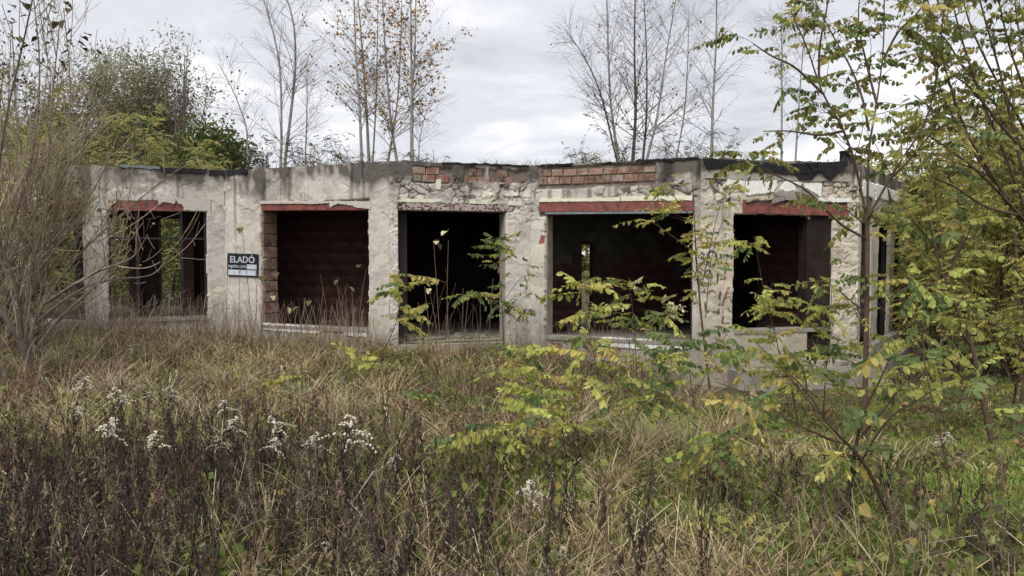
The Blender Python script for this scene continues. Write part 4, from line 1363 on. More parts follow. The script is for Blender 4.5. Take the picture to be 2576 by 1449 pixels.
WIL = [(0.29, 0.29, 0.175), (0.21, 0.215, 0.125), (0.36, 0.35, 0.23)]
leafy_tree('willow_tree', 'tall grey-green willow, its round crown highest behind the roof', gpos(312, 40), 10.4, 11.5, 11, 120, 1000, 34000, 0.21, WIL, [3, 3, 2], 1, 'far trees behind the building', lo=0.25, asp=0.3, clump=0.22)
leafy_tree('willow_tree', 'grey-green willow with drooping right side beside the bare poplar', gpos(395, 39), 9.2, 8.0, 8, 100, 800, 24000, 0.20, WIL, [2, 3, 1], 2, 'far trees behind the building', lo=0.25, asp=0.3, clump=0.2)
leafy_tree('willow_tree', 'lower thin-leaved willow left of the tall one', gpos(225, 41), 8.4, 8.5, 8, 80, 700, 17000, 0.20, WIL, [2, 1, 2], 3, 'far trees behind the building', asp=0.3, clump=0.2)
for i, (u, Y, H, W, tr, lab) in enumerate([(455, 38, 12.2, 5.0, 7, 'upright bare poplar right of the willows'), (505, 40, 9.0, 5.6, 7, 'spreading bare tree right of the upright poplar'),
                                           (160, 37, 9.0, 6.4, 8, 'reddish-brown bare tree behind the left shrub'), (85, 36, 11.0, 7.5, 10, 'big dark bare tree with clinging brown leaves at the far left')]):
    leafy_tree('bare_tree', lab, gpos(u, Y), H, W, tr, 130, 1300, (500, 200, 1500, 2600)[i], 0.18, [(0.13, 0.085, 0.05), (0.09, 0.06, 0.045)], [1, 1], 20 + i, 'far trees behind the building', bark=(0.20, 0.175, 0.145), lo=0.15, spread=(12, 38), clump=0.12)
leafy_tree('round_tree', 'rounded dark green tree just over the roof left of the birches', gpos(520, 30), 6.3, 4.4, 4, 90, 600, 13000, 0.19, [(0.085, 0.12, 0.04), (0.13, 0.155, 0.05), (0.21, 0.205, 0.06)], [3, 2, 1], 31, 'far trees behind the building', lo=0.3, clump=0.25)


# ------------------------------------------------------------------ locust thickets behind and at the right
def locust(label, base, H, W, stems, nleaf, pal, wts, seed, group, lo=0.2, L=0.24, cat='tree', lean=(0, 0), name='locust_tree', pairs=6):
    r = np.random.default_rng(2100 + seed)
    base = np.asarray(base, float)
    root = thing(name, base, label, cat, group)
    T = []
    for k in range(stems):
        a = r.uniform(0, 6.28); rad = W * 0.42 * r.random() ** 0.5
        e = base + np.array([math.cos(a) * rad + lean[0], math.sin(a) * rad + lean[1], H * r.uniform(0.7, 1.0)])
        m = (base + e) / 2 + r.normal(size=3) * 0.08 * np.array([1, 1, 0])
        T.append(smooth_line([base + np.array([math.cos(a), math.sin(a), 0]) * W * 0.10, m, e], 10))
    T = np.array(T)
    r0 = 0.008 + 0.006 * H
    TR = np.tile(np.linspace(r0, r0 * 0.25, 10), (stems, 1))
    mb = MB(); tubes(mb, T, TR, 5, BARK_Y); mb.obj('trunk', MAT['bark'], root, smooth=True)
    A, AR = spawn(T, TR, 26 + stems * 8, lo, 0.98, (25, 65), W * 0.2, W * 0.5, 0.45, 0.2, 0.1, 7, 0.35, r)
    mb = MB(); tubes(mb, A, np.maximum(AR, 0.003), 3, BARK_Y); mb.obj('branches', MAT['bark'], root, smooth=True)
    i = r.integers(len(A), size=nleaf)
    pos = A[i, r.integers(1, 7, size=nleaf)] + r.normal(size=(nleaf, 3)) * 0.04
    d = r.normal(size=(nleaf, 3)) * np.array([1, 1, 0.35])
    tone = 0.75 + 0.5 * fbm(pos[:, 0] * 1.5 + seed, pos[:, 2] * 1.5, 7, 2)
    mb = MB(); batch_compound(mb, pos, d, r.uniform(0.7, 1.2, nleaf) * L, pick(r, nleaf, pal, wts) * tone[:, None], r, pairs)
    mb.obj('crown', MAT['veg'], root)
    return root


YG = [(0.47, 0.45, 0.14), (0.31, 0.33, 0.11), (0.54, 0.47, 0.15), (0.20, 0.23, 0.08)]
YGL = [(0.42, 0.40, 0.15), (0.30, 0.31, 0.12), (0.48, 0.42, 0.16), (0.20, 0.22, 0.085)]
bk = [(-60, 23.5, 7.6), (60, 23.5, 7.0), (170, 24, 6.8), (280, 23.5, 6.0), (380, 24.0, 5.8), (455, 23.5, 5.1), (545, 24, 4.8)]
lbl = ['farthest left yellow-green locust behind the roof', 'yellow-green locust behind the roof over the shrub trunk', 'tall yellow-green locust under the lower willow', 'yellow-green locust under the tall willow',
       'green locust seen through the left room', 'green locust under the bare poplar behind the roof', 'low locust below the rounded dark tree']
for i, (u, Y, H) in enumerate(bk):
    locust(lbl[i], gpos(u, Y), H, 3.0, 7, 1500, YGL, [4, 4, 1, 2], i, 'locust trees behind the building', lo=0.04, L=0.30)
locust('low dark locust seen through the slit in the wide window', gpos(1478, 22.5), 4.2, 1.8, 5, 500, YG, [1, 3, 1, 3], 15, 'locust trees behind the building', lo=0.04, L=0.28)
rt = [(2285, 19.8, 4.3), (2330, 16.8, 4.0), (2395, 18.5, 5.4), (2440, 15.2, 4.6), (2500, 17.5, 5.8), (2560, 15.0, 4.8), (2620, 13.6, 5.0), (2350, 21.5, 4.8), (2460, 21.5, 6.5), (2580, 20.0, 6.8), (2235, 22.5, 4.9), (2700, 15.5, 6.0), (2160, 24.5, 5.2)]
lbr = ['locust close to the far end of the side wall', 'slim locust nearest the side wall windows', 'tall locust behind the slim one by the side wall', 'many-stemmed locust in the middle of the right thicket', 'tall yellowing locust in the right thicket',
       'dense locust near the right picture edge', 'locust cut by the right picture edge', 'far locust in the gap behind the side wall', 'tallest far locust in the right thicket', 'high-crowned far locust at the right edge', 'locust rising behind the roof corner',
       'locust just outside the right edge, its twigs reaching in', 'farthest locust peeping over the vent pipe']
for i, (u, Y, H) in enumerate(rt):
    locust(lbr[i], gpos(u, Y), H * 1.08, 2.9, 8, 1900, YG, [5, 3, 2, 1], 40 + i, 'locust thicket at the right', lo=0.10, L=0.27)

for i, (u, Y, H, lab) in enumerate([(-120, 12.6, 5.0, 'yellow-green locust at the left edge before the hidden wall end'), (-10, 12.9, 4.4, 'yellow-green locust tangled behind the large bare shrub'), (-60, 10.8, 3.8, 'low yellowing locust beside the bare shrub at the left edge'), (85, 12.9, 3.6, 'thin yellow-green locust before the left wall opening')]):
    locust(lab, gpos(u, Y), H, 2.0, 6, (900, 1000, 700, 420)[i], YGL, [5, 3, 1, 1], 70 + i, 'locusts at the left edge', lo=0.08, L=0.24)

# ------------------------------------------------------------------ bare shrub at the left
r = np.random.default_rng(61)
YS = 9.6
stems = [[(95, 958), (62, 880), (15, 800), (-60, 690), (-110, 560)], [(62, 880), (110, 765), (200, 640), (330, 520), (425, 440)], [(60, 870), (70, 740), (110, 560), (190, 380), (262, 255)],
         [(20, 805), (60, 650), (62, 450), (42, 300), (30, 60)], [(110, 765), (230, 690), (330, 650), (372, 590)], [(30, 825), (100, 700), (160, 560), (172, 400), (176, 200), (160, 20)],
         [(-40, 900), (-20, 700), (60, 500), (150, 330), (212, 190)], [(40, 850), (180, 742), (270, 705), (385, 690), (432, 625)], [(62, 880), (40, 720), (-10, 560), (10, 330), (60, 100), (90, -40)],
         [(75, 900), (150, 800), (240, 720), (300, 640), (360, 560)], [(-30, 860), (60, 690), (140, 600), (240, 470), (300, 330)], [(-60, 940), (-30, 780), (30, 640), (110, 470), (130, 260), (150, 60)],
         [(20, 930), (-40, 800), (20, 600), (80, 400), (100, 180), (85, 0)]]
Pm = []
for i, s in enumerate(stems):
    Y0 = YS
    Y1 = YS + r.uniform(-2.2, 1.6)
    n_ = len(s)
    Pm.append(smooth_line([at(u, v, Y0 + (Y1 - Y0) * j / (n_ - 1)) for j, (u, v) in enumerate(s)], 16))
Pm = np.array(Pm)
base = Pm[0, 0].copy(); base[2] = float(gz(base[0], base[1])) - 0.03
Pm[0, 0] = base
for i in (6, 11, 12):
    Pm[i, 0, 2] = float(gz(Pm[i, 0, 0], Pm[i, 0, 1])) - 0.03
shrub = thing('bare_shrub', base, 'large leafless poplar shrub with fanning pale twigs in front of the wall', 'shrub')
Rm = np.array([np.linspace(0.055 if i == 0 else 0.022, 0.006, 16) for i in range(len(Pm))])
SH = (0.31, 0.25, 0.175)
for i in range(len(Pm)):
    mb = MB(); tubes(mb, Pm[i:i + 1], Rm[i:i + 1], 6, (0.19, 0.165, 0.135)); mb.obj('limb', MAT['bark'], shrub, smooth=True)
A, AR = spawn(Pm, Rm, 320, 0.15, 0.98, (15, 42), 0.5, 1.6, 0.55, 0.5, 0.03, 9, 0.4, r)
B, BR = spawn(A, AR, 1100, 0.1, 1.0, (18, 50), 0.25, 0.9, 0.6, 0.5, 0.04, 7, 0.35, r)
C_, CR = spawn(B, BR, 2200, 0.1, 1.0, (20, 60), 0.10, 0.40, 0.7, 0.3, 0.08, 5, 0.3, r)
def thin_right(X_, XR, rng, u0=250.0, u1=380.0):
    uu = 1288 + X_[:, -1, 0] / X_[:, -1, 1] * FPX
    vv = 640 - (X_[:, -1, 2] - CAM_Z) / X_[:, -1, 1] * FPX
    ok = rng.random(len(X_)) > np.maximum(0.92 * sstep(u0, u1, uu), 0.72 * sstep(330.0, 200.0, vv))
    return X_[ok], XR[ok]


A, AR = thin_right(A, AR, r); B, BR = thin_right(B, BR, r); C_, CR = thin_right(C_, CR, r)
mb = MB()
for X_, XR, mn in ((A, AR, 0.005), (B, BR, 0.0036), (C_, CR, 0.0022)):
    tubes(mb, X_, np.maximum(XR, mn), 4, pick(r, len(X_), [SH, (0.42, 0.35, 0.25), (0.20, 0.15, 0.105)], [3, 2, 2], 0.15))
mb.obj('twigs', MAT['bark'], shrub, smooth=True)
nl = 420
q_i = r.integers(len(C_), size=nl)
mb = MB(); leaf_quads(mb, C_[q_i, 4] + r.normal(size=(nl, 3)) * 0.02, r.uniform(0.025, 0.06, nl), pick(r, nl, [(0.34, 0.32, 0.10), (0.22, 0.23, 0.08), (0.30, 0.20, 0.09)], [3, 2, 1]), r, 0.7)
mb.obj('foliage', MAT['veg'], shrub)
# its last leaves, near the top
tops = [(64, 8), (120, 12), (85, 60), (135, 80), (118, 45), (160, 50), (182, 75), (178, 22), (100, 95), (128, 108), (172, 128), (146, 55), (30, 55), (20, 85), (50, 95), (74, 115), (112, 165), (205, 92), (210, 120), (215, 85),
        (240, 128), (150, 152), (168, 100), (5, 165), (92, 125), (66, 40), (140, 30), (24, 12), (48, 3), (160, 5), (195, 105), (88, 28)]
for (u, v) in tops:
    p = at(u, v, YS + r.uniform(-1.4, 0.6))
    inst('leaf', HEART['leaf_dark'], shrub, p, frame_from(np.array([r.normal(), r.normal(), -0.6])), r.uniform(0.085, 0.13))
for _ in range(26):
    q = C_[r.integers(len(C_)), 4]
    inst('leaf', HEART[('leaf_dark', 'leaf_gold', 'leaf_tan')[r.integers(3)]], shrub, q, frame_from(np.array([r.normal(), r.normal(), -0.6])), r.uniform(0.05, 0.09))
# thinner neighbour further back, and a leafy creeper over the parapet
stems2 = [[(-60, 960), (0, 820), (60, 700), (120, 620)], [(-30, 940), (50, 800), (120, 660), (170, 560)], [(-20, 950), (10, 760), (30, 600), (40, 460)], [(-10, 950), (70, 860), (150, 790), (210, 740)]]
P2 = np.array([smooth_line([at(u, v, 11.6) for u, v in s], 12) for s in stems2])
P2[:, 0, 2] = gz(P2[:, 0, 0], P2[:, 0, 1]) - 0.03
sh2 = thing('bare_shrub', P2[0, 0], 'thinner brown twiggy shrub behind the large leafless one', 'shrub')
R2 = np.tile(np.linspace(0.02, 0.005, 12), (4, 1))
A, AR = spawn(P2, R2, 110, 0.08, 1, (18, 55), 0.4, 1.1, 0.5, 0.5, 0.04, 8, 0.3, r)
B, BR = spawn(A, AR, 320, 0.1, 1, (20, 60), 0.2, 0.6, 0.6, 0.3, 0.08, 6, 0.3, r)
mb = MB(); tubes(mb, P2, R2, 5, (0.16, 0.13, 0.10)); mb.obj('limb', MAT['bark'], sh2, smooth=True)
mb = MB(); tubes(mb, A, np.maximum(AR, 0.003), 3, (0.26, 0.20, 0.145)); tubes(mb, B, np.maximum(BR, 0.0025), 3, (0.29, 0.235, 0.17)); mb.obj('twigs', MAT['bark'], sh2, smooth=True)
cre = thing('creeper', at(150, 470, 14.2), 'leafy green creeper spilling over the parapet behind the bare shrub', 'creeper')
mb = MB()
P3 = np.array([smooth_line([at(90 + 18 * k, 425, 14.35), at(95 + 17 * k + r.normal() * 8, 470 + r.normal() * 10, 14.1), at(100 + 15 * k + r.normal() * 12, 500 + r.normal() * 22, 14.05)], 8) for k in range(8)])
tubes(mb, P3, np.full((8, 8), 0.006), 3, (0.12, 0.10, 0.07)); mb.obj('stems', MAT['bark'], cre)
pos = P3[r.integers(8, size=170), r.integers(0, 8, size=170)] + r.normal(size=(170, 3)) * np.array([0.16, 0.05, 0.12])
mb = MB(); leaf_quads(mb, pos, r.uniform(0.06, 0.13, 170), pick(r, 170, [(0.10, 0.14, 0.03), (0.18, 0.18, 0.04)], [2, 1]), r, 0.8); mb.obj('foliage', MAT['veg'], cre)

# ------------------------------------------------------------------ locust saplings and small trees in front of the building
LIME = (('leaf_lime', 6), ('leaf_yellow', 2), ('leaf_green', 1))
MIX = (('leaf_lime', 4), ('leaf_green', 4), ('leaf_yellow', 1))
GRN = (('leaf_green', 6), ('leaf_lime', 3))
YEL = (('leaf_yellow', 4), ('leaf_lime', 4), ('leaf_green', 1))
PAL = (('leaf_tan', 4), ('leaf_lime', 4), ('leaf_green', 2))
sapling('slender yellow-leaved sapling leaning in front of the pillar left of the doorway', [[(872, 1045, 8.6), (930, 940, 8.6), (985, 845, 8.6), (1005, 770, 8.6), (1025, 690, 8.6)]], L=0.38, n=21, mats=LIME, twigs=0, r0=0.009, tz=(0.55, 1.0), seed=1)
sapling('dense green sapling growing against the right jamb of the doorway', [[(1268, 890, 12.9), (1264, 780, 12.9), (1256, 680, 12.9), (1246, 600, 12.9)], [(1265, 760, 12.9), (1310, 700, 12.8), (1350, 690, 12.8)], [(1262, 790, 12.9), (1220, 740, 12.8), (1185, 735, 12.7)], [(1266, 800, 12.9), (1300, 770, 12.8), (1345, 790, 12.8)]],
        L=0.30, n=90, mats=MIX, twigs=14, tl=(0.2, 0.5), r0=0.012, tz=(0.3, 1.0), seed=2)
sapling('bright sapling in front of the left half of the wide window', [[(1512, 1010, 10.6), (1490, 880, 10.6), (1470, 790, 10.6), (1455, 715, 10.6)]], L=0.47, n=30, mats=LIME, twigs=3, tl=(0.2, 0.4), r0=0.010, tz=(0.35, 1.0), seed=3)
sapling('feathery pale sapling in front of the middle of the wide window', [[(1602, 960, 11.2), (1600, 880, 11.2), (1592, 780, 11.2), (1580, 700, 11.2)], [(1605, 900, 11.2), (1650, 820, 11.2), (1690, 770, 11.2)], [(1600, 900, 11.2), (1560, 820, 11.2), (1530, 780, 11.2)]],
        L=0.31, n=70, mats=PAL, twigs=9, tl=(0.2, 0.45), r0=0.010, tz=(0.3, 1.0), seed=4)
sapling('big lime sapling right of centre standing in the grass', [[(1492, 1290, 6.0), (1462, 1160, 6.0), (1420, 1060, 6.0), (1370, 960, 6.0), (1330, 890, 6.1)], [(1462, 1160, 6.0), (1400, 1060, 5.9), (1310, 1000, 5.9)], [(1440, 1110, 6.0), (1470, 980, 6.0), (1480, 880, 6.0)], [(1420, 1060, 6.0), (1340, 960, 6.2), (1290, 900, 6.2)], [(1450, 1130, 6.0), (1380, 1090, 5.7), (1270, 1070, 5.6), (1180, 1110, 5.5)]],
        L=0.30, n=115, mats=LIME, twigs=16, tl=(0.15, 0.32), r0=0.011, tz=(0.30, 1.0), seed=5)
sapling('lime sapling rising beside the big one with bare lower stem', [[(1560, 1300, 6.3), (1580, 1180, 6.3), (1600, 1080, 6.3), (1650, 990, 6.4), (1700, 930, 6.5)], [(1590, 1130, 6.3), (1560, 1030, 6.2), (1520, 950, 6.2)]], L=0.28, n=34, mats=MIX, twigs=8, tl=(0.2, 0.4), r0=0.009, tz=(0.4, 1.0), seed=6)
sapling('tall thin yellowing sapling before the graffiti pillar', [[(1792, 905, 11.4), (1768, 760, 11.4), (1752, 620, 11.4), (1745, 500, 11.4), (1738, 420, 11.4)], [(1765, 720, 11.4), (1800, 560, 11.3), (1835, 430, 11.3)], [(1755, 640, 11.4), (1700, 600, 11.2), (1640, 560, 11.1), (1600, 555, 11.0)], [(1775, 800, 11.4), (1790, 650, 11.5), (1830, 520, 11.5)], [(1750, 560, 11.4), (1700, 500, 11.3), (1660, 470, 11.3)]],
        L=0.25, n=120, mats=YEL, twigs=30, tl=(0.25, 0.7), r0=0.020, tz=(0.35, 1.0), seed=7, tang=(25, 60))
sapling('yellow-leaved upright sapling in front of the corner opening', [[(1990, 1010, 10.2), (1960, 860, 10.2), (1925, 740, 10.2), (1895, 590, 10.2)]], L=0.34, n=40, mats=YEL, twigs=4, tl=(0.2, 0.4), r0=0.010, tz=(0.4, 1.0), seed=8)
sapling('dark green sapling in front of the right part of the corner opening', [[(2070, 1000, 9.8), (2080, 880, 9.8), (2092, 760, 9.8), (2085, 640, 9.8)]], L=0.36, n=32, mats=GRN + (('leaf_yellow', 2),), twigs=5, tl=(0.2, 0.4), r0=0.010, tz=(0.35, 1.0), seed=9)
sapling('bushy lime sapling below the corner opening', [[(2010, 1060, 9.0), (1990, 960, 9.0), (1960, 880, 9.0), (1930, 760, 9.0)], [(2000, 1000, 9.0), (2050, 880, 9.0), (2075, 740, 9.0)], [(1995, 980, 9.0), (1930, 920, 8.9), (1870, 880, 8.8)], [(2000, 1000, 9.0), (1960, 900, 9.2), (1900, 840, 9.2)]],
        L=0.36, n=92, mats=LIME, twigs=12, tl=(0.2, 0.5), r0=0.011, tz=(0.35, 1.0), seed=10)
sapling('broad green sapling left of the concrete plinth', [[(1750, 1080, 9.2), (1740, 990, 9.2), (1730, 910, 9.2), (1700, 840, 9.2)], [(1742, 1000, 9.2), (1690, 930, 9.1), (1640, 890, 9.0)], [(1742, 1000, 9.2), (1800, 900, 9.1), (1830, 830, 9.1)]],
        L=0.38, n=36, mats=GRN + (('leaf_yellow', 1),), twigs=9, tl=(0.2, 0.5), r0=0.010, tz=(0.3, 1.0), seed=11)
sapling('low yellow-green sapling hiding the wall under the wide window', [[(1530, 1090, 9.4), (1540, 1000, 9.4), (1560, 930, 9.4)], [(1535, 1040, 9.4), (1600, 960, 9.4), (1640, 920, 9.4)]], L=0.31, n=30, mats=MIX, twigs=9, tl=(0.2, 0.5), r0=0.009, tz=(0.2, 1.0), seed=12)
sapling('crossing foreground sapling bending left with few leaves', [[(2262, 1500, 4.6), (2215, 1330, 4.6), (2165, 1200, 4.6), (2085, 1090, 4.6), (2030, 990, 4.7), (1965, 920, 4.9)], [(2100, 1110, 4.6), (1990, 1060, 4.6), (1900, 1000, 4.7), (1800, 960, 4.8)], [(2030, 990, 4.7), (2020, 930, 4.7), (1980, 880, 4.8)], [(2060, 1040, 4.6), (1970, 930, 4.8), (1900, 860, 4.9)]],
        L=0.28, n=30, mats=YEL + (('leaf_green', 4), ('leaf_tan', 1)), twigs=10, tl=(0.15, 0.4), r0=0.017, tz=(0.45, 1.0), bark=(0.075, 0.05, 0.038), seed=13)
sapling('crossing foreground sapling bending right with few leaves', [[(2122, 1500, 4.7), (2135, 1330, 4.7), (2150, 1190, 4.7), (2172, 1060, 4.7), (2215, 960, 4.7), (2262, 840, 4.8)], [(2150, 1190, 4.7), (2230, 1060, 4.7), (2320, 1000, 4.7), (2400, 940, 4.7)], [(2165, 1100, 4.7), (2240, 1010, 4.7), (2290, 940, 4.7)]],
        L=0.28, n=20, mats=LIME + (('leaf_green', 3),), twigs=8, tl=(0.15, 0.4), r0=0.018, tz=(0.5, 1.0), bark=(0.075, 0.05, 0.038), seed=14)
sapling('leafy shoots in the lower middle bending over the grass', [[(1990, 1420, 5.0), (1930, 1280, 5.0), (1880, 1190, 5.0), (1800, 1130, 5.0), (1745, 1130, 5.0)], [(1930, 1280, 5.0), (1900, 1150, 5.1), (1850, 1100, 5.1), (1790, 1090, 5.1)]],
        L=0.29, n=18, mats=GRN + (('leaf_yellow', 2), ('leaf_lime', 3)), twigs=6, tl=(0.15, 0.35), r0=0.007, tz=(0.5, 1.0), seed=15)
sapling('low lime shoots near the bottom right of centre', [[(1880, 1470, 4.4), (1850, 1380, 4.4), (1800, 1330, 4.4), (1740, 1310, 4.4)], [(1870, 1440, 4.4), (1900, 1350, 4.4), (1940, 1290, 4.4)]], L=0.22, n=17, mats=LIME, twigs=3, tl=(0.1, 0.3), r0=0.005, tz=(0.4, 1.0), seed=16)
sapling('small yellow sprig over the dry weeds at the left', [[(735, 1070, 8.0), (720, 1010, 8.0), (705, 945, 8.0)]], L=0.34, n=8, mats=YEL, twigs=0, r0=0.005, tz=(0.75, 1.0), seed=17)
sapling('small yellow-green sprig in the grass before the doorway', [[(1000, 1090, 8.2), (1040, 1020, 8.2), (1070, 985, 8.2)]], L=0.27, n=7, mats=MIX, twigs=0, r0=0.005, tz=(0.75, 1.0), seed=18)
sapling('pair of lime sprigs left of the doorway grass', [[(860, 1060, 8.8), (880, 960, 8.8), (905, 890, 8.8)]], L=0.31, n=10, mats=LIME, twigs=0, r0=0.005, tz=(0.7, 1.0), seed=19)
sapling('low sapling with scattered lime leaves by the plinth corner', [[(2170, 1060, 9.0), (2160, 980, 9.0), (2120, 900, 9.0)], [(2165, 1020, 9.0), (2230, 960, 9.0), (2280, 940, 9.0)], [(2165, 1020, 9.0), (2100, 960, 9.0), (2050, 930, 9.0)]], L=0.36, n=26, mats=LIME, twigs=6, tl=(0.2, 0.4), r0=0.008, tz=(0.3, 1.0), seed=20)

# the taller locust trees at the right
sapling('forked locust tree with a straight brown trunk before the building corner',
        [[(2174, 1165, 7.4), (2176, 1000, 7.4), (2180, 800, 7.4), (2182, 600, 7.4), (2180, 540, 7.4)],
         [(2180, 545, 7.4), (2150, 410, 7.35), (2118, 320, 7.3), (2070, 235, 7.2), (2030, 120, 7.1), (1990, 30, 7.0)],
         [(2182, 545, 7.4), (2186, 380, 7.4), (2205, 260, 7.5), (2222, 120, 7.5), (2225, -60, 7.5)],
         [(2182, 550, 7.4), (2250, 430, 7.3), (2330, 300, 7.2), (2360, 160, 7.1), (2380, -40, 7.0)],
         [(2186, 330, 7.4), (2170, 250, 7.4), (2140, 170, 7.5), (2090, 80, 7.6), (2040, -20, 7.6)],
         [(2070, 235, 7.2), (2000, 170, 7.1), (1940, 140, 7.0), (1895, 110, 6.9)],
         [(2178, 600, 7.4), (2110, 560, 7.2), (2030, 480, 7.0), (1950, 440, 6.9), (1880, 400, 6.8)],
         [(2120, 330, 7.3), (2060, 340, 7.2), (1990, 330, 7.1), (1920, 330, 7.0)],
         [(2060, 210, 7.2), (2062, 120, 7.2), (2080, 20, 7.2), (2090, -40, 7.2)],
         [(2205, 260, 7.5), (2180, 160, 7.6), (2160, 60, 7.6), (2165, -40, 7.6)],
         [(2230, 460, 7.35), (2290, 400, 7.4), (2350, 330, 7.4), (2420, 300, 7.4)],
         [(2222, 150, 7.5), (2260, 80, 7.5), (2310, 30, 7.4), (2340, -30, 7.4)]],
        L=0.30, n=290, mats=(('leaf_olive', 7), ('leaf_green', 3), ('leaf_yellow', 1.2), ('leaf_lime', 1)), twigs=60, tl=(0.25, 0.8), r0=0.031, name='locust_tree', cat='tree', group='locust trees in front at the right', tz=(0.25, 1.0), seed=30, k=8, on_twigs=0.8)
sapling('leaning locust tree left of the right picture edge',
        [[(2500, 1130, 7.8), (2470, 1000, 7.8), (2445, 870, 7.8), (2400, 760, 7.8), (2350, 620, 7.8), (2330, 480, 7.8)],
         [(2445, 870, 7.8), (2400, 820, 7.7), (2330, 800, 7.6), (2270, 830, 7.5)],
         [(2400, 760, 7.8), (2350, 720, 7.6), (2290, 720, 7.5), (2220, 760, 7.4)],
         [(2380, 700, 7.8), (2420, 620, 7.7), (2450, 560, 7.6)],
         [(2470, 1000, 7.8), (2400, 930, 7.7), (2330, 900, 7.6)],
         [(2350, 620, 7.8), (2300, 560, 7.7), (2260, 540, 7.6)]],
        L=0.34, n=70, mats=MIX, twigs=16, tl=(0.2, 0.6), r0=0.030, name='locust_tree', cat='tree', group='locust trees in front at the right', tz=(0.3, 1.0), seed=31, k=7)
sapling('locust tree at the right edge with dense crown filling the top corner',
        [[(2560, 1100, 8.4), (2590, 900, 8.4), (2640, 700, 8.4), (2620, 620, 8.3)],
         [(2620, 640, 8.3), (2520, 480, 8.2), (2430, 330, 8.1), (2380, 180, 8.0), (2340, 30, 8.0), (2320, -80, 8.0)],
         [(2620, 640, 8.3), (2540, 420, 8.2), (2470, 250, 8.1), (2420, 100, 8.0), (2380, -60, 8.0)],
         [(2600, 580, 8.3), (2480, 450, 8.0), (2380, 370, 7.9), (2300, 320, 7.8)],
         [(2620, 600, 8.3), (2560, 380, 8.3), (2520, 200, 8.3), (2470, 20, 8.3), (2440, -100, 8.3)],
         [(2640, 560, 8.3), (2600, 300, 8.3), (2540, 120, 8.3), (2500, -60, 8.3)],
         [(2640, 520, 8.3), (2600, 180, 8.4), (2580, 20, 8.4), (2560, -100, 8.4)],
         [(2540, 500, 8.2), (2460, 400, 8.3), (2380, 260, 8.4), (2350, 160, 8.4)],
         [(2560, 540, 8.2), (2480, 520, 8.1), (2400, 470, 8.0), (2330, 440, 8.0)],
         [(2600, 400, 8.2), (2530, 330, 8.0), (2450, 230, 7.9), (2400, 190, 7.8)]],
        L=0.30, n=290, mats=(('leaf_olive', 7), ('leaf_green', 1.5), ('leaf_yellow', 1.5), ('leaf_lime', 3)), twigs=110, tl=(0.3, 0.9), r0=0.042, name='locust_tree', cat='tree', group='locust trees in front at the right', tz=(0.2, 1.0), seed=32, k=8, on_twigs=0.85)
sapling('second locust tree at the right edge, branches arching over the thicket',
        [[(2640, 1090, 9.4), (2660, 850, 9.4), (2680, 600, 9.4), (2660, 480, 9.3)],
         [(2660, 520, 9.3), (2580, 330, 9.2), (2500, 190, 9.1), (2440, 60, 9.0), (2410, -60, 9.0)],
         [(2660, 560, 9.3), (2560, 420, 9.1), (2460, 330, 9.0), (2370, 290, 8.9), (2300, 240, 8.8)],
         [(2670, 540, 9.3), (2600, 250, 9.3), (2560, 60, 9.3), (2550, -80, 9.3)],
         [(2640, 500, 9.2), (2540, 470, 9.0), (2440, 420, 8.9), (2350, 400, 8.8)],
         [(2600, 380, 9.2), (2520, 280, 9.4), (2430, 180, 9.4), (2380, 100, 9.4), (2330, 60, 9.4)],
         [(2650, 600, 9.3), (2560, 560, 9.1), (2470, 560, 9.0), (2400, 600, 8.9)]],
        L=0.29, n=290, mats=(('leaf_olive', 6), ('leaf_green', 1.5), ('leaf_yellow', 2), ('leaf_lime', 4)), twigs=100, tl=(0.3, 0.9), r0=0.042, name='locust_tree', cat='tree', group='locust trees in front at the right', tz=(0.2, 1.0), seed=37, k=8, on_twigs=0.85)
sapling('close locust twig hanging big soft leaves before the side wall',
        [[(2420, 1500, 4.2), (2400, 1300, 4.2), (2350, 1050, 4.2), (2320, 860, 4.2), (2360, 700, 4.2), (2420, 560, 4.2)], [(2330, 900, 4.2), (2290, 860, 4.2), (2250, 850, 4.2)], [(2350, 720, 4.2), (2310, 690, 4.2), (2270, 700, 4.2)], [(2400, 600, 4.2), (2440, 590, 4.2), (2480, 620, 4.2)]],
        L=0.28, n=14, mats=MIX, twigs=0, r0=0.007, tz=(0.5, 1.0), seed=33)
sapling('green locust shoot reaching in from the right edge low down', [[(2640, 1480, 4.0), (2620, 1250, 4.0), (2590, 1080, 4.0), (2540, 980, 4.0)], [(2600, 1130, 4.0), (2540, 1080, 4.0), (2490, 1060, 4.0)]], L=0.28, n=13, mats=GRN, twigs=2, tl=(0.1, 0.3), r0=0.007, tz=(0.5, 1.0), seed=34)
sapling('reddish sapling stem at the right edge behind the leaning tree', [[(2540, 1150, 9.0), (2555, 1000, 9.0), (2570, 850, 9.0), (2580, 700, 9.0)], [(2560, 950, 9.0), (2520, 880, 9.0), (2490, 850, 9.0)]], L=0.31, n=49, mats=YEL, twigs=9, tl=(0.2, 0.6), r0=0.022, tz=(0.3, 1.0), seed=35)
sapling('thin rose-like sapling with fresh green leaves by the thicket', [[(2480, 1090, 9.6), (2462, 980, 9.6), (2440, 900, 9.6), (2420, 830, 9.6)], [(2462, 980, 9.6), (2420, 900, 9.5), (2380, 880, 9.5)]], L=0.29, n=27, mats=(('leaf_green', 3), ('leaf_lime', 3)), twigs=6, tl=(0.2, 0.5), r0=0.008, tz=(0.3, 1.0), seed=36)

